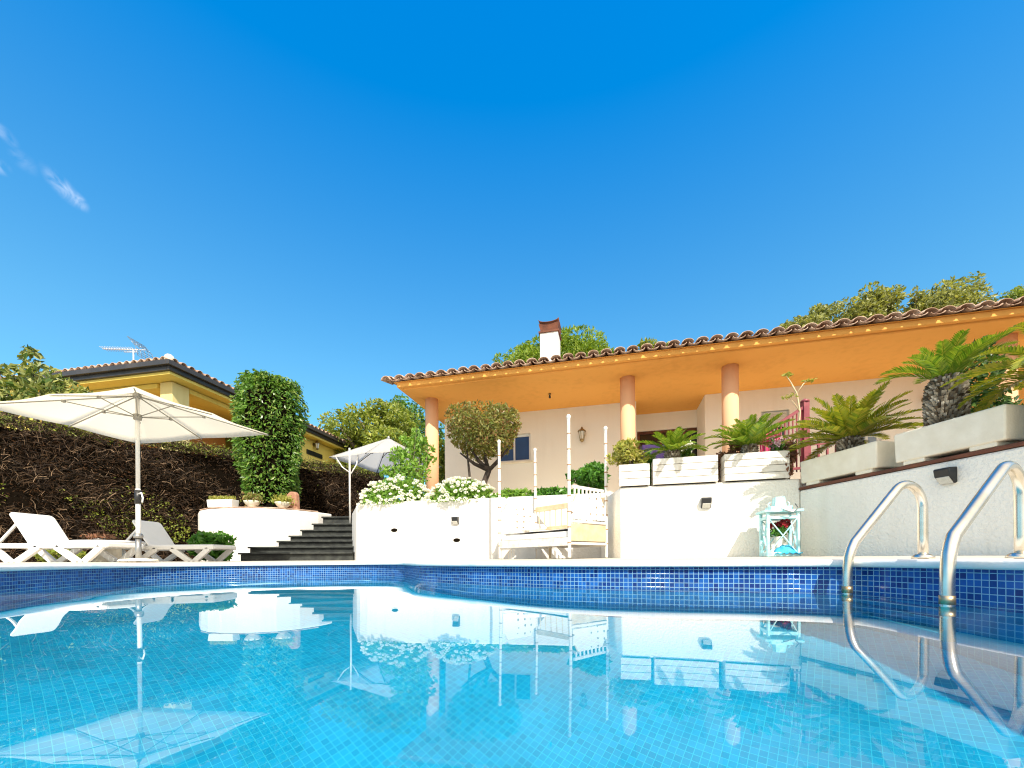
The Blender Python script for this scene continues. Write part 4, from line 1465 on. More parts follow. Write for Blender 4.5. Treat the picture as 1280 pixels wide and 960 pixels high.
# television aerial
ab = at(167, 452, 13.2)
t = thing('tv_aerial', 'thin metal television aerial on the tiled roof of the yellow house', 'aerial', (ab.x, ab.y, NZ + .6))
MB().tube([(ab.x, ab.y, NZ + .45), (ab.x, ab.y, at(167, 438, 13.2).z)], .022, 6).build('mast', PALEMETAL, t)
mb = MB()
bl_, br_ = at(128, 436, 13.2), at(182, 437.5, 13.2)
mb.tube([bl_, br_], .012, 5)
for k in range(13):
    q = bl_.lerp(br_, .04 + k * .06)
    mb.tube([q - Vector((0, .16, 0)), q + Vector((0, .16, 0))], .007, 4)
    mb.tube([q - UPV * .03, q + UPV * .03], .01, 4)
q = at(155, 440, 13.2); q1 = at(172, 440, 13.2)
mb.tube([q, q1], .014, 5)
mb.build('boom', PALEMETAL, t)
mb = MB()
c0 = at(180, 438, 13.2)
for sg, tip in ((1, at(170, 426.5, 13.2)), (-1, at(183, 450, 13.2))):
    far = at(189, 446, 13.2) if sg < 0 else at(178, 430, 13.2)
    for k in range(5):
        y_ = -.3 + .15 * k
        mb.tube([c0 + Vector((0, y_, 0)), tip + Vector((0, y_, 0))], .008, 4)
    for f in (.25, .5, .75, 1):
        e = c0.lerp(tip, f)
        mb.tube([e - Vector((0, .3, 0)), e + Vector((0, .3, 0))], .008, 4)
mb.build('reflector', GREYMETAL, t)

# ------------------------------------------------------------------ background trees
def bt(label, specs, base_px, d, n, L, W, m, r0, group='trees beyond the houses', droop=-.1, k=1, inner=.5):
    bl = []
    for px, py, rx, ry, dd in specs:
        c = at(px, py, d + dd)
        rx_, rz__ = rx * d / FPX, ry * d / FPX
        bl += sub_blobs((c.x, c.y, c.z), (rx_, rx_ * .9, rz__), 8, .45)
    b0 = at(base_px, 700, d)
    return tree('background_tree', label, 'tree', (b0.x, d, TZ if d > 7 else 0), bl, n, L, W, m, r0, group=group, inner=inner, droop=droop)
bt('broad olive green tree between the neighbour house and the villa', [(455, 535, 46, 36, 0), (495, 528, 40, 32, 1), (440, 565, 40, 34, 0), (500, 572, 50, 34, 0), (475, 518, 26, 18, 0)], 470, 21, 13000, .20, .10, L_OLIVE, .3)
bt('darker tree top just behind the broad olive green tree', [(505, 513, 22, 16, 0), (530, 545, 34, 36, 0), (552, 575, 26, 40, 0)], 520, 24, 5000, .2, .09, L_DENSE, .25)
bt('rounded bright green pine crown behind the white chimney', [(652, 448, 34, 22, 0), (675, 438, 36, 22, 0), (705, 436, 36, 22, 0), (732, 442, 26, 20, 0), (690, 458, 66, 26, 0)], 690, 25, 17000, .24, .08, L_PINE, .3, droop=.3, inner=.75)
bt('small tree top peeking over the middle of the tiled eaves', [(812, 432, 17, 11, 0), (830, 445, 22, 16, 0)], 815, 22, 1800, .22, .09, L_OLIVE, .2)
bt('ragged grey green tree over the eaves, leftmost of the three right of centre', [(998, 408, 24, 14, 0), (1030, 394, 20, 20, 1), (1015, 418, 42, 22, 0)], 1020, 19, 4200, .18, .09, L_GREY, .22)
bt('rounded grey green tree over the eaves, middle of the three right of centre', [(1090, 385, 32, 24, 0), (1075, 400, 34, 26, 0), (1105, 402, 26, 26, 0)], 1085, 18, 5200, .17, .09, L_GREY, .22)
bt('loose grey green tree over the eaves, rightmost of the three right of centre', [(1155, 372, 16, 16, 0), (1185, 378, 32, 20, 0), (1205, 370, 24, 20, .6), (1175, 395, 46, 24, 0)], 1180, 17, 5200, .17, .08, L_GREY, .22, inner=.4)
bt('distant green tree crown on the slope at the right edge', [(1272, 376, 28, 14, 0), (1310, 372, 40, 24, 0), (1345, 377, 40, 24, 0)], 1290, 34, 7000, .3, .14, L_OLIVE, .4)

# ------------------------------------------------------------------ big parasol
UC = Vector((-5.0, 5.57, 0))
k_ = .90
ua = Vector((1.28, -.24, 0)) * k_
ub = Vector((.25, .95, 0)) * k_
PZ, EZ = 2.29, 1.915
t = thing('parasol', 'big cream rectangular parasol standing by the sun loungers', 'parasol', UC + UPV * .03)
def rect_canopy(t, C, a, b_, pz, ez, canvas, ribm, valance=.0, rr=.0075):
    ring = [C + a * i + b_ * j + UPV * ez for i, j in ((1, 1), (0, 1), (-1, 1), (-1, 0), (-1, -1), (0, -1), (1, -1), (1, 0))]
    for k in range(1, 8, 2):
        ring[k] = ring[k] + UPV * .015
    apex = C + UPV * pz
    V, F = [], []
    steps = 7
    m = MB()
    for k in range(8):
        p0, p1 = ring[k], ring[(k + 1) % 8]
        vs = []
        for i in range(steps + 1):
            f = i / steps
            for j in range(steps + 1):
                q = p0.lerp(p1, j / steps)
                w = apex.lerp(q, f)
                sag = math.sin(math.pi * j / steps) * f * (.028 if f < 1 else .02)
                w = w - UPV * sag + (C - Vector((q.x, q.y, C.z))).normalized() * (math.sin(math.pi * j / steps) * .02 if i == steps else 0)
                vs.append(w)
        fs = []
        for i in range(steps):
            for j in range(steps):
                a0 = i * (steps + 1) + j
                fs.append((a0, a0 + steps + 1, a0 + steps + 2, a0 + 1) if i else (a0, a0 + steps + 1, a0 + steps + 2))
        m.add(vs, fs, True)
    cv = m.build('canopy', canvas, t, solid=.004)
    hub = C + UPV * (pz - .05)
    run = C + UPV * (pz - .33)
    for k in range(8):
        m = MB()
        tip = ring[k] - UPV * .02
        m.tube([hub, hub.lerp(tip, .5), tip], rr, 6)
        mid = hub.lerp(tip, .48) - UPV * .012
        rb = m.build('rib', ribm, t)
        m = MB()
        m.tube([run, mid], rr * .85, 6)
        m.box(mid, (.03, .03, .03))
        m.build('strut', ribm, rb)
    m = MB()
    m.lathe([(.04, -.03), (.05, 0), (.04, .03)], hub, 12)
    m.build('hub', ribm, t)
    m = MB()
    m.lathe([(.045, -.035), (.05, 0), (.045, .035)], run, 12)
    m.build('runner', ribm, t)
    m = MB()
    m.lathe([(.03, 0), (.025, .04), (.0, .06)], apex - UPV * .005, 10)
    m.build('finial', canvas, t)
rect_canopy(t, UC, ua, ub, PZ, EZ, CANVAS, RIBMETAL)
MB().tube([UC + UPV * .02, UC + UPV * 1.0], .028, 12).build('lower_pole', PALEMETAL, t)
MB().tube([UC + UPV * .95, UC + UPV * PZ], .024, 12).build('upper_pole', PALEMETAL, t)
mb = MB()
mb.tube([UC + UPV * .80, UC + UPV * .98], .038, 12)
mb.build('crank_housing', DARKGREY, t)
mb = MB()
mb.tube([UC + Vector((.03, -.02, .93)), UC + Vector((.08, -.04, .94)), UC + Vector((.10, -.04, .87)), UC + Vector((.09, -.04, .81))], .011, 6)
mb.build('crank_handle', WPLASTIC, t)
mb = MB()
mb.tube([UC + UPV * .03, UC + UPV * .34], .033, 12)
mb.lathe([(.05, .34), (.055, .37), (.04, .40)], UC, 12)
mb.build('base_tube', GREYMETAL, t)
mb = MB()
mb.lathe([(.21, .03), (.21, .045), (.19, .06), (.06, .07)], UC, 28)
mb.build('base_plate', CONCRETE, t)

# far side-pole parasol on the terrace
FC = at(486, 580, 10.6); FC.z = 0
t = thing('parasol', 'far white parasol with dark ribs on the terrace, slim pole beside the hedge', 'parasol', (FC.x, FC.y, TZ))
fa = Vector((.98, -.30, 0))
fb = Vector((.28, .90, 0))
rect_canopy(t, FC, fa, fb, 3.14, 2.52, CANVASW, DARKGREY, rr=.010)
pb = at(437.5, 640, 9.6); pb.z = TZ
mb = MB()
mb.tube([pb, Vector((pb.x, pb.y, 2.62))], .022, 10)
mb.build('pole', PALEMETAL, t)
mb = MB()
mb.tube([at(420, 572, 9.6), at(428, 584, 9.6), at(439, 592, 9.6)], .014, 6)
mb.tube([at(439, 592, 9.6), at(446, 580, 9.7), FC + UPV * 2.9 - fa * .9], .014, 6)
mb.build('arm', PALEMETAL, t)
MB().box((pb.x, pb.y, TZ + .03), (.3, .3, .06)).build('base', DARKGREY, t, bevel=.01)

# ------------------------------------------------------------------ sun loungers
def lounger(label, x_hinge, y_near, wdt=.60):
    """built round the near hinge corner: x along, y across"""
    t = thing('sun_lounger', label, 'sun lounger', (x_hinge, y_near, .015), 'white sun loungers by the pool')
    def P(x, y, z):
        return Vector((x_hinge + x, y_near + y, .015 + z))
    mb = MB()
    x0, x1 = -.68, 1.06
    for y in (.03, wdt - .03):
        mb.bar(P(x0, y, .242), P(x1, y, .242), .055, .068)
    mb.bar(P(x0 + .02, .03, .245), P(x0 + .02, wdt - .03, .245), .05, .055)
    mb.bar(P(x1 - .02, .03, .245), P(x1 - .02, wdt - .03, .245), .05, .055)
    mb.build('frame', WPLASTIC, t, bevel=.012)
    for y in (.03, wdt - .03):
        for xb, xa, xc in ((-.24, -.50, .12), (.70, .38, .98)):
            mb = MB()
            mb.bar(P(xa - .02, y, .225), P(xb - .02, y, 0), .082, .055, (0, 1, 0))
            mb.bar(P(xc, y, .225), P(xb + .03, y, 0), .082, .055, (0, 1, 0))
            mb.bar(P(xb - .055, y, .014), P(xb + .065, y, .014), .055, .03)
            mb.build('leg', WPLASTIC, t, bevel=.008)
    # seat: ribbed sling panel
    mb = MB()
    n = 13
    for k in range(n):
        xa = .0 + (x1 - .03) * k / n
        mb.box(P(xa + .5 * (x1 - .03) / n, wdt / 2, .282), ((x1 - .03) / n - .006, wdt - .07, .016))
    for y in (.045, wdt - .045):
        mb.bar(P(0, y, .278), P(x1 - .03, y, .278), .05, .012)
    mb.build('seat', WPLASTIC, t, bevel=.003)
    # backrest: rounded solid panel raised
    a_ = R(57)
    bl_ = .53
    mb = MB()
    pts = []
    rc = .06
    for cx_, cy_, a0 in ((bl_ - rc, wdt - rc - .02, 0), (.02, wdt - .02, 90)):
        pass
    prof_ = [(0, .02)]
    for k in range(6):
        q = R(90 * k / 5)
        prof_.append((bl_ - rc + rc * math.sin(q), .02 + rc - rc * math.cos(q)))
    for k in range(6):
        q = R(90 * k / 5)
        prof_.append((bl_ - rc + rc * math.cos(q), wdt - .02 - rc + rc * math.sin(q)))
    prof_.append((0, wdt - .02))
    dx_, dz_ = -math.cos(a_), math.sin(a_)
    nrm = Vector((math.sin(a_), 0, math.cos(a_)))
    mb.slab([P(s_ * dx_, y, .27 + s_ * dz_) for s_, y in prof_], nrm * -.022)
    mb.build('backrest', WPLASTIC, t, bevel=.007, seg=3)
    mb = MB()
    for y in (.10, wdt - .10):
        mb.bar(P(.40 * dx_ - .02, y, .27 + .40 * dz_ - .02), P(-.55, y, .255), .03, .03)
    mb.bar(P(-.55, .09, .255), P(-.55, wdt - .09, .255), .03, .03)
    mb.build('back_strut', WPLASTIC, t, bevel=.006)
    return t
lounger('white plastic sun lounger nearest the left picture edge, sunlit backrest raised', -6.63, 5.70)
lounger('white plastic sun lounger beside the parasol pole, backrest shaded by the canopy', -5.98, 6.84)
# side table with plant
tb = Vector((-6.35, 6.55, .02))
t = thing('side_table', 'white round table with a stout pedestal between the two loungers', 'table', tb)
MB().lathe([(.17, .0), (.185, .02), (.15, .06), (.155, .25), (.19, .30)], tb, 24).build('pedestal', CONCRETE, t)
MB().lathe([(.42, .30), (.43, .312), (.43, .325), (.42, .335)], tb, 36).build('tabletop', WPLASTIC, t)
pp = at(124, 672, 6.5); pp.z = tb.z + .336
t = thing('table_plant', 'reddish dry succulent in a small bowl on the white table', 'plant', pp)
MB().lathe([(.05, 0), (.075, .04), (.07, .04), (.05, .025)], pp, 14).build('bowl', GREYMETAL, t)
C = np.array(pp) + rng.normal(size=(170, 3)) * np.array([.075, .07, .018]) + np.array([0, 0, .07])
V_, F_ = leaf_arrays(C, rng.normal(size=C.shape) + np.array([0, 0, .5]), .08, .025); np_mesh('leaves', V_, F_, L_DEADPLANT, t)

# ------------------------------------------------------------------ four post crib
CC = Vector((.53, 5.72, 0))
ca = Vector((.642, -.767, 0)); cb_ = Vector((.767, .642, 0))
hl, hs = .672, .355
GZ = .028
KZ = 1.08
def cr(a, b_, z):
    return CC + ca * a + cb_ * b_ + UPV * (z * KZ + GZ)
t = thing('crib', 'white four post crib with bamboo style posts against the garden wall', 'crib', cr(0, 0, 0))
for a, b_, lean in ((-hl, -hs, .0), (-hl, hs, .0), (hl, -hs, .0), (hl, hs, .0)):
    mb = MB()
    z = 0.
    prof = []
    rings_ = []
    Ht = 1.55 * KZ
    seg = 9
    for k in range(seg):
        z0, z1 = Ht * k / seg, Ht * (k + 1) / seg
        prof += [(.0215, z0 + .004), (.0195, z0 + .02), (.0195, z1 - .02), (.0215, z1 - .004)]
        rings_.append(z1)
    prof += [(.026, Ht), (.028, Ht + .02), (.018, Ht + .04), (.0, Ht + .05)]
    mb.lathe(prof, cr(a, b_, 0), 12)
    po = mb.build('post', WPAINT, t)
    mb = MB()
    for z in rings_[:-1]:
        mb.lathe([(.0205, z - .009), (.0240, z - .004), (.0240, z + .004), (.0205, z + .009)], cr(a, b_, 0), 12)
    mb.build('post_ring', NODEWOOD, po)
def panel(pts_ab, z_of, thick_dir, mt, name, parent, th=.02, bevel=.004):
    m = MB()
    m.slab([cr(a, b_, z) for (a, b_), z in zip(pts_ab, z_of)], thick_dir * th)
    return m.build(name, mt, parent, bevel=bevel)
def endboard(a, z0, z1, name):
    """board across the crib at one end, notched top corners, quilted"""
    w = hs - .03
    prof_ = [(-w, z0), (w, z0), (w, z1 - .10), (w - .05, z1 - .09), (w - .09, z1 - .02), (w - .11, z1), (-w + .11, z1), (-w + .09, z1 - .02), (-w + .05, z1 - .09), (-w, z1 - .10)]
    m = MB()
    m.slab([cr(a, b_, z) for b_, z in prof_], ca * .02)
    pn = m.build(name, DOTTED, t, bevel=.005)
    m = MB()
    m.tube([cr(a - .005, b_, z) for b_, z in prof_[2:]], .011, 6)
    m.build('edge_moulding', BEIGEWOOD, pn)
    return pn
endboard(-hl, .40, .74, 'headboard')
fb_ = endboard(hl, .44, .72, 'footboard')
mb = MB()
w = hs - .06
mb.bar(cr(hl, -w, .80), cr(hl, w, .80), .03, .035)
for k in range(8):
    b_ = -w + 2 * w * (k + .5) / 8
    mb.bar(cr(hl, b_, .72), cr(hl, b_, .79), .02, .03)
mb.build('top_rail', WPAINT, fb_)
mb = MB()
mb.bar(cr(hl, -hs + .02, .29), cr(hl, hs - .02, .29), .02, .21)
mb.build('end_panel', BEIGEWOOD, t, bevel=.004)
mb = MB()
mb.bar(cr(hl, -hs, .412), cr(hl, hs, .412), .035, .03); mb.bar(cr(hl, -hs, .165), cr(hl, hs, .165), .035, .03)
mb.bar(cr(-hl, -hs, .375), cr(-hl, hs, .375), .03, .04)
mb.build('cross_rail', WPAINT, t, bevel=.004)
mb = MB()
mb.bar(cr(-hl, hs, .70), cr(hl, hs, .70), .03, .075)
mb.bar(cr(-hl, hs, .42), cr(hl, hs, .42), .03, .05)
for k in range(11):
    a = -hl + 2 * hl * (k + .7) / 11.5
    mb.bar(cr(a, hs, .44), cr(a, hs, .68), .014, .02)
mb.build('back_rail', BEIGEWOOD, t, bevel=.003)
mb = MB()
mb.bar(cr(-hl, -hs, .185), cr(hl, -hs, .185), .03, .10)
mb.bar(cr(-hl, hs, .185), cr(hl, hs, .185), .03, .10)
mb.build('side_rail', WPAINT, t, bevel=.004)
for q_ in ([(-hl + .03, .0), (-hl + .06, .0), (-hl + .24, .133), (-hl + .03, .133)], [(hl - .30, .133), (hl - .14, .0), (hl - .10, .0), (hl - .22, .133)]):
    mb = MB()
    mb.slab([cr(x_, -hs, z_) for x_, z_ in q_], cb_ * .015)
    mb.build('brace', WPAINT, t, bevel=.003)
for k in range(3):
    a = -hl + .10 + .06 * k
    MB().bar(cr(a, -hs + .08, .0), cr(a, -hs + .08, .133), .012, .012).build('slat', WPAINT, t)
MB().bar(cr(-.01, 0, .0), cr(-.01, 0, .135), .03, .03).build('middle_leg', BEIGEWOOD, t)
mb = MB()
n_ = 14
vs, fs = [], []
for i in range(n_ + 1):
    for j in range(7):
        a = -hl + .03 + (2 * hl - .06) * i / n_
        b_ = -hs + .0 + (2 * hs) * j / 6
        zz_ = .325 + .018 * math.sin(i * 1.1) * math.sin(j * 1.3) + (.02 if 1 < j < 5 else 0)
        vs.append(cr(a, b_, zz_))
m0 = len(vs)
for i in range(n_):
    for j in range(6):
        q = i * 7 + j
        fs.append((q, q + 7, q + 8, q + 1))
mb.add(vs, fs, True)
mb.bar(cr(-hl + .03, 0, .27), cr(hl - .03, 0, .27), 2 * hs - .02, .075)
mb.build('mattress', LINEN, t, bevel=.012, seg=3)
mb = MB()
mb.lathe([(.0, -.05), (.12, -.03), (.15, .0), (.11, .05), (.0, .065)], cr(-hl + .2, .16, .42), 16, True, 1.2, .8)
mb.build('pillow', LINEN, t)

# ------------------------------------------------------------------ turquoise lantern with roses
lb = at(974, 700, 4.36); lb.z = .026
rz = R(-14)
lw_, ld_, lh = .275, .21, .455
Lx = Vector((math.cos(rz), math.sin(rz), 0)); Ly = Vector((-math.sin(rz), math.cos(rz), 0))
t = thing('garden_lantern', 'large turquoise wooden lantern with crossed sides holding red roses', 'lantern', lb)
def lp(a, b_, z):
    return lb + Lx * a + Ly * b_ + UPV * z
mb = MB()
for sx in (-1, 1):
    for sy in (-1, 1):
        mb.bar(lp(sx * lw_ / 2, sy * ld_ / 2, .0), lp(sx * lw_ / 2, sy * ld_ / 2, lh), .026, .026)
for z in (.03, lh - .055):
    for sy in (-1, 1):
        mb.bar(lp(-lw_ / 2, sy * ld_ / 2, z), lp(lw_ / 2, sy * ld_ / 2, z), .024, .03)
    for sx in (-1, 1):
        mb.bar(lp(sx * lw_ / 2, -ld_ / 2, z), lp(sx * lw_ / 2, ld_ / 2, z), .024, .03)
mb.build('frame', TURQ, t, bevel=.003)
mb = MB()
for sy in (-1, 1):
    y_ = sy * (ld_ / 2 + .004)
    mb.bar(lp(-lw_ / 2 + .01, y_, .04), lp(lw_ / 2 - .01, y_, lh - .065), .010, .016, Ly)
    mb.bar(lp(lw_ / 2 - .01, y_ + .005, .04), lp(-lw_ / 2 + .01, y_ + .005, lh - .065), .010, .016, Ly)
for sx in (-1, 1):
    x_ = sx * (lw_ / 2 + .004)
    mb.bar(lp(x_, -ld_ / 2 + .01, .04), lp(x_, ld_ / 2 - .01, lh - .065), .010, .016, Lx)
    mb.bar(lp(x_ + .005, ld_ / 2 - .01, .04), lp(x_ + .005, -ld_ / 2 + .01, lh - .065), .010, .016, Lx)
mb.build('cross_brace', TURQ, t, bevel=.002)
mb = MB()
mb.box(lp(0, 0, lh + .012), (lw_ + .08, ld_ + .08, .024), rz)
mb.box(lp(0, 0, lh + .045), (lw_ * .75, ld_ * .75, .04), rz)
mb.box(lp(0, 0, .012), (lw_ + .02, ld_ + .02, .022), rz)
tp = mb.build('top_board', TURQ, t, bevel=.004)
mb = MB()
mb.box(lp(-.0, 0, lh + .115), (.11, .11, .10), rz, .8, .8)
mb.tube([lp(-.09, 0, lh + .07), lp(-.10, 0, lh + .10), lp(-.08, 0, lh + .115)], .007, 6)
mb.tube([lp(.09, 0, lh + .07), lp(.10, 0, lh + .10), lp(.08, 0, lh + .115)], .007, 6)
mb.build('chimney_top', TURQ, tp, bevel=.006)
mb = MB()
mb.tube([lp(-.02, -.12, lh + .03), lp(.0, -.17, lh + .01), lp(.07, -.17, lh - .01), lp(.12, -.16, lh + .03), lp(.115, -.10, lh + .08)], .006, 6)
mb.build('rope_handle', GREYMETAL, tp)
# flowers and cloth inside it
vb = lp(.0, .02, .03)
t = thing('rose_vase', 'slim glass vase of dark red roses inside the turquoise lantern', 'vase', vb)
MB().lathe([(.03, 0), (.028, .05), (.04, .16), (.043, .18)], vb, 16).build('vase', GLOBE, t)
H = [vb + Vector((rnd.uniform(-.10, .10), rnd.uniform(-.08, .08), .28 + rnd.uniform(0, .06))) for _ in range(13)]
mb = MB()
for q in H:
    mb.tube([vb + UPV * .12, q], .004, 4)
mb.build('stem', L_DEEP, t)
C = np.repeat(np.array([tuple(q) for q in H]), 30, 0)
o_ = unit(rng.normal(size=C.shape)); C = C + o_ * .024
V_, F_ = leaf_arrays(C, np.cross(o_, rng.normal(size=C.shape)), .03, .028); np_mesh('roses', V_, F_, L_REDP, t)
C = np.array(vb) + rng.normal(size=(150, 3)) * np.array([.045, .04, .03]) + np.array([0, 0, .235])
V_, F_ = leaf_arrays(C, rng.normal(size=C.shape), .05, .025); np_mesh('leaves', V_, F_, L_DEEP, t)
t2 = MB()
vs, fs = [], []
nn = 16
for i in range(nn + 1):
    for j in range(nn + 1):
        x_, y_ = (i / nn - .5), (j / nn - .5)
        r_ = math.hypot(x_, y_) * 2
        z_ = max(0, .085 * (1 - r_ ** 2)) + .012 * math.sin(i * 1.7 + j) * math.cos(j * 1.3) + .03
        vs.append(lp(.045 + x_ * .24, -.04 + y_ * .2, z_))
for i in range(nn):
    for j in range(nn):
        q = i * (nn + 1) + j
        fs.append((q, q + nn + 1, q + nn + 2, q + 1))
t2.add(vs, fs, True)
tag(t2.build('crumpled_cloth', BLUECLOTH, None, solid=.006), 'crumpled bright blue cloth on the floor of the turquoise lantern', 'cloth')

# ------------------------------------------------------------------ pool ladder
def rail(front, back):
    f = Vector((front[0], front[1], 0)); b_ = Vector((back[0], back[1], 0))
    d = (b_ - f)
    L = d.length
    pr = [(0, -.95), (0, -.16), (0, -.085), (.004, -.035), (.014, .012), (.029, .048), (.050, .082)]
    # straight incline, then a round bend and down to the deck
    rb = .115
    apex = .372
    xb = L
    cx_, cz_ = xb - rb, apex - rb
    p0 = pr[-1]
    dc = math.hypot(cx_ - p0[0], cz_ - p0[1])
    a0 = math.degrees(math.atan2(cz_ - p0[1], cx_ - p0[0]) + math.asin(rb / dc)) + 90      # tangent point of the incline
    start = (cx_ + rb * math.cos(R(a0)), cz_ + rb * math.sin(R(a0)))
    p0 = pr[-1]
    for k in range(1, 5):
        pr.append((p0[0] + (start[0] - p0[0]) * k / 5, p0[1] + (start[1] - p0[1]) * k / 5))
    for k in range(13):
        a_ = R(a0 - (a0) * k / 12)
        pr.append((cx_ + rb * math.cos(a_), cz_ + rb * math.sin(a_)))
    pr += [(xb, .1), (xb, -.02)]
    return [f + d * (x / L) + UPV * z for x, z in pr]
t = thing('pool_ladder', 'polished steel pool ladder with two curved handrails at the right', 'ladder', (2.09, 1.9, .0))
A_, B_ = rail((1.575, 1.956), (2.085, 2.11)), rail((1.518, 1.452), (2.10, 1.715))
for pts in (A_, B_):
    hr = MB().tube(pts, .0205, 16).build('handrail', STEEL, t)
    mb = MB()
    p_ = pts[-1]
    mb.lathe([(.045, 0), (.045, .010), (.03, .022), (.024, .022)], (p_.x, p_.y, .002), 18)
    mb.build('floor_flange', STEEL, hr)
    q = pts[1]
    mb = MB()
    mb.lathe([(.0215, 0.004), (.0215, .035)], (q.x, q.y, -.16), 16)
    mb.build('rust_stain', RUSTSTEEL, hr)
for z in (-.32, -.57, -.82):
    a, b_ = A_[0].copy(), B_[0].copy(); a.z = b_.z = z
    MB().bar(a, b_, .07, .025).build('tread', STEEL, t, bevel=.005)

# ------------------------------------------------------------------ maroon stair railing, cloths
t = thing('stair_railing', 'maroon metal railing with a sloping handrail behind the planters', 'railing', at(1005, 600, 5.15))
d_ = 5.2
def rail_z(px):
    return at(px, 548 + (px - 945) * (510 - 548) / 58, d_)
mb = MB()
mb.bar(rail_z(938), rail_z(1003), .04, .035)
lo0, lo1 = at(938, 592, d_), at(1003, 585, d_)
mb.bar(lo0, lo1, .03, .03)
mb.build('handrail', MAROON, t)
mb = MB()
for k in range(13):
    px = 942 + k * 4.9
    a = rail_z(px); b_ = at(px, 590, d_)
    mb.tube([b_, a], .0085, 6)
mb.build('baluster', MAROON, t)
for px, y0 in ((1006, 503), (940, 548)):
    mb = MB()
    a = at(px, y0, d_)
    mb.box((a.x, a.y, (a.z + FLOOR) / 2), (.07, .07, a.z - FLOOR))
    mb.lathe([(.05, 0), (.05, .02), (.0, .05)], (a.x, a.y, a.z), 8)
    mb.build('post', MAROON, t)
t = thing('terrace_railing', 'low maroon railing between the yellowish cycad and the sloping railing', 'railing', at(1032, 600, 5.6))
mb = MB()
d_ = 5.6
mb.bar(at(1011, 549, d_), at(1056, 546, d_), .03, .025); mb.bar(at(1011, 556, d_), at(1056, 553.5, d_), .02, .02)
mb.build('handrail', MAROON, t)
for px in (1012, 1023, 1034, 1045, 1055):
    a = at(px, 549 - (px - 1011) * .066, d_)
    MB().box((a.x, a.y, (a.z + FLOOR) / 2), (.022, .022, a.z - FLOOR)).build('post', MAROON, t)
def hanging(name, label, x0, x1, y0, y1, d, m):
    mb = MB()
    vs, fs = [], []
    nx, nz_ = 14, 8
    for i in range(nx + 1):
        for j in range(nz_ + 1):
            p_ = at(x0 + (x1 - x0) * i / nx, y0 + (y1 - y0) * j / nz_, d)
            vs.append(p_ + Vector((0, .03 * math.sin(i * 1.4) * (.4 + j / nz_), 0)))
    for i in range(nx):
        for j in range(nz_):
            q = i * (nz_ + 1) + j
            fs.append((q, q + 1, q + nz_ + 2, q + nz_ + 1))
    mb.add(vs, fs, True)
    tag(mb.build(name, m, None, solid=.008), label, 'towel')
hanging('towel', 'bright pink towel hanging behind the maroon railing', 950, 977, 540, 588, 5.4, PINK)
hanging('towel', 'dark purple towel hanging in the porch behind the small cycad', 803, 836, 556, 592, 8.0, PURPLE)

# ------------------------------------------------------------------ light, sky, camera
SUN_EL, SUN_AZ = 42.0, 14.0     # azimuth measured from straight behind the camera towards the right
sdir = Vector((math.sin(R(SUN_AZ)) * math.cos(R(SUN_EL)), -math.cos(R(SUN_AZ)) * math.cos(R(SUN_EL)), math.sin(R(SUN_EL))))
L = bpy.data.lights.new('sun', 'SUN')
L.energy = 4.6
L.angle = R(.53)
L.color = (1., .93, .82)
L.cycles.is_caustics_light = True
so = bpy.data.objects.new('sun', L)
so.rotation_euler = sdir.to_track_quat('Z', 'Y').to_euler()
so.location = (5, -10, 12)
COL.objects.link(so)

Wd = bpy.data.worlds.new('World'); S.world = Wd; Wd.use_nodes = True
nt = Wd.node_tree
bg = nt.nodes['Background']
sky = nt.nodes.new('ShaderNodeTexSky')
sky.sky_type = 'NISHITA'; sky.sun_disc = False
sky.sun_elevation = R(SUN_EL)
sky.sun_rotation = math.atan2(sdir.x, sdir.y)
sky.dust_density = .0; sky.ozone_density = 2.0; sky.air_density = 1.0
tc = nt.nodes.new('ShaderNodeTexCoord')
va = nt.nodes.new('ShaderNodeVectorMath'); va.operation = 'ADD'; va.inputs[1].default_value = (0, 0, .12)
vn = nt.nodes.new('ShaderNodeVectorMath'); vn.operation = 'NORMALIZE'
nt.links.new(tc.outputs['Generated'], va.inputs[0]); nt.links.new(va.outputs[0], vn.inputs[0]); nt.links.new(vn.outputs[0], sky.inputs['Vector'])
hs_ = nt.nodes.new('ShaderNodeHueSaturation'); hs_.inputs['Saturation'].default_value = 1.4; hs_.inputs['Value'].default_value = 2.3
sxz = nt.nodes.new('ShaderNodeSeparateXYZ'); nt.links.new(tc.outputs['Generated'], sxz.inputs[0])
for nm_, lo_, hi_ in (('Saturation', 1.28, 1.46), ('Value', 2.0, 2.6)):     # deeper towards the zenith
    mz = nt.nodes.new('ShaderNodeMapRange')
    mz.inputs[1].default_value = .36; mz.inputs[2].default_value = .80
    mz.inputs[3].default_value = lo_; mz.inputs[4].default_value = hi_
    nt.links.new(sxz.outputs[2], mz.inputs[0]); nt.links.new(mz.outputs[0], hs_.inputs[nm_])
nt.links.new(sky.outputs[0], hs_.inputs['Color'])
mcy = nt.nodes.new('ShaderNodeMix'); mcy.data_type = 'RGBA'; mcy.blend_type = 'MULTIPLY'
mcy.inputs[7].default_value = (1.12, 1.27, 1.0, 1)
mzc = nt.nodes.new('ShaderNodeMapRange'); mzc.inputs[1].default_value = .85; mzc.inputs[2].default_value = .4
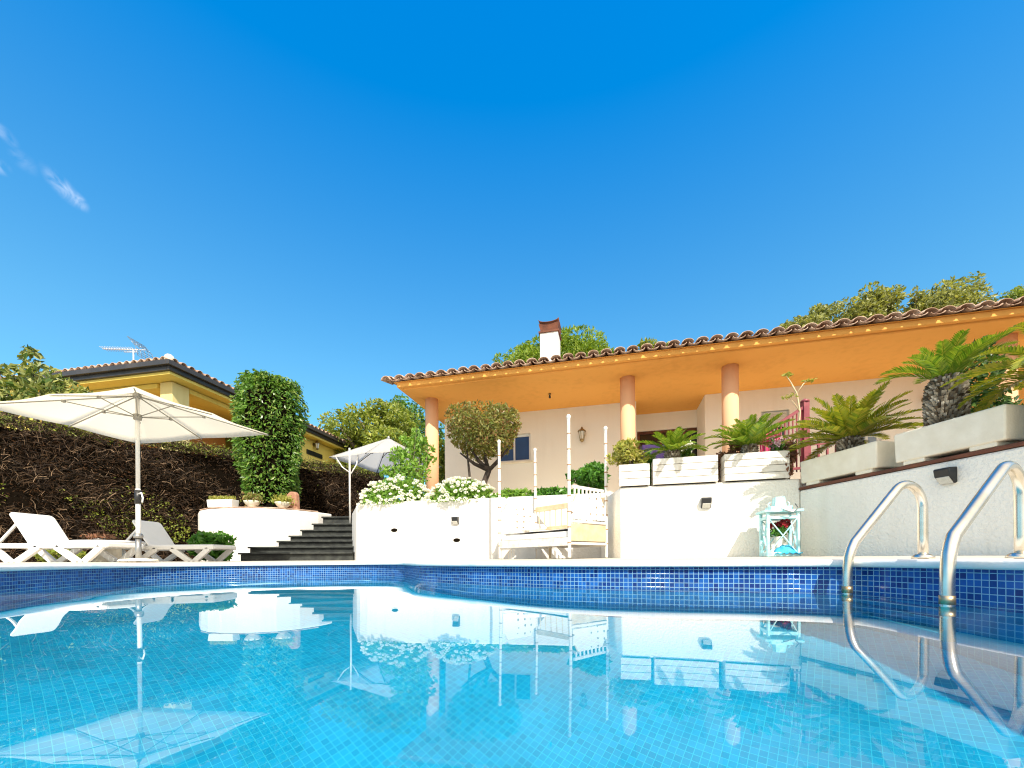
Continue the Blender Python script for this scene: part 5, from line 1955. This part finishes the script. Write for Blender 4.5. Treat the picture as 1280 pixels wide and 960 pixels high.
# a few wisps of cloud high on the left
def cloud_mask(px, py, ru, rv, rot):
    u, v = uv(px, py)
    d = Vector((u, FPX, v)).normalized()
    mp = nt.nodes.new('ShaderNodeMapping'); mp.vector_type = 'TEXTURE'
    mp.inputs['Location'].default_value = d
    q = (-d).to_track_quat('Z', 'Y')
    rm = q.to_matrix() @ Matrix.Rotation(rot, 3, 'Z')
    mp.inputs['Rotation'].default_value = rm.to_euler()
    mp.inputs['Scale'].default_value = (ru, rv, .5)
    nt.links.new(tc.outputs['Generated'], mp.inputs['Vector'])
    ln = nt.nodes.new('ShaderNodeVectorMath'); ln.operation = 'LENGTH'
    nt.links.new(mp.outputs['Vector'], ln.inputs[0])
    mr = nt.nodes.new('ShaderNodeMapRange'); mr.interpolation_type = 'SMOOTHSTEP'
    mr.inputs[1].default_value = 1.; mr.inputs[2].default_value = 0.; mr.inputs[3].default_value = 0.; mr.inputs[4].default_value = 1.
    nt.links.new(ln.outputs['Value'], mr.inputs[0])
    return mr.outputs[0]
nz = nt.nodes.new('ShaderNodeTexNoise'); nz.inputs['Scale'].default_value = 36; nz.inputs['Detail'].default_value = 9; nz.inputs['Distortion'].default_value = 1.6
nt.links.new(tc.outputs['Generated'], nz.inputs['Vector'])
mrn = nt.nodes.new('ShaderNodeMapRange'); mrn.inputs[1].default_value = .36; mrn.inputs[2].default_value = .72
nt.links.new(nz.outputs['Fac'], mrn.inputs[0])
acc_ = None
for px, py, ru, rv, rot, w in ((78, 234, .030, .014, R(-38), .62), (6, 168, .016, .010, R(-38), .4), (0, 208, .012, .011, 0, .4), (30, 202, .018, .013, R(-30), .2), (97, 250, .017, .011, R(-40), .5)):
    m_ = nt.nodes.new('ShaderNodeMath'); m_.operation = 'MULTIPLY'; m_.inputs[1].default_value = w
    nt.links.new(cloud_mask(px, py, ru, rv, rot), m_.inputs[0])
    if acc_ is None:
        acc_ = m_.outputs[0]
    else:
        ad = nt.nodes.new('ShaderNodeMath'); ad.operation = 'MAXIMUM'
        nt.links.new(acc_, ad.inputs[0]); nt.links.new(m_.outputs[0], ad.inputs[1]); acc_ = ad.outputs[0]
mm = nt.nodes.new('ShaderNodeMath'); mm.operation = 'MULTIPLY'
nt.links.new(sxz.outputs[2], mzc.inputs[0]); nt.links.new(mzc.outputs[0], mcy.inputs[0]); nt.links.new(hs_.outputs[0], mcy.inputs[6])
nt.links.new(acc_, mm.inputs[0]); nt.links.new(mrn.outputs[0], mm.inputs[1])
mxc = nt.nodes.new('ShaderNodeMix'); mxc.data_type = 'RGBA'
mxc.inputs[7].default_value = (7.5, 8.2, 9.2, 1)
nt.links.new(mm.outputs[0], mxc.inputs[0]); nt.links.new(mcy.outputs[2], mxc.inputs[6])
# sun-side sky out of view, made paler and brighter to neutralise blue shadows
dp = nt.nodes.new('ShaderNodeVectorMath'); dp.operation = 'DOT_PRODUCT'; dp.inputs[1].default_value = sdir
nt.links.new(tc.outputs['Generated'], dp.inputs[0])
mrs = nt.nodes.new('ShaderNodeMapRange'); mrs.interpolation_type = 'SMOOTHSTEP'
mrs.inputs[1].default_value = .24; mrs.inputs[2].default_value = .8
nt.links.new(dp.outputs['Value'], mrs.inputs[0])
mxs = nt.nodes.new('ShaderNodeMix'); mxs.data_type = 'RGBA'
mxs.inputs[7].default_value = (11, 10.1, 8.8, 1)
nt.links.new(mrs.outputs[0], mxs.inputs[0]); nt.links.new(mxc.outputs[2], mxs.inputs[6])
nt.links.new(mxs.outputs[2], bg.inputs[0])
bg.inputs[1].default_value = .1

cam = bpy.data.cameras.new('camera')
co = bpy.data.objects.new('camera', cam)
COL.objects.link(co)
c_, s_ = math.cos(ROLL), math.sin(ROLL)
co.matrix_world = Matrix(((c_, s_, 0, 0), (0, 0, -1, 0), (-s_, c_, 0, CZ), (0, 0, 0, 1)))
cam.sensor_width = 36
cam.lens = 36 * FPX / 1280
cam.shift_y = (CY - 480) / 1280
cam.clip_start = .02
cam.clip_end = 2000
S.camera = co
S.view_settings.view_transform = 'Standard'
S.view_settings.look = 'None'
S.view_settings.exposure = .52
S.view_settings.gamma = 1
S.cycles.use_denoising = True
S.cycles.filter_width = 1.15
S.cycles.max_bounces = 10
S.cycles.transparent_max_bounces = 8
S.cycles.sample_clamp_indirect = 6
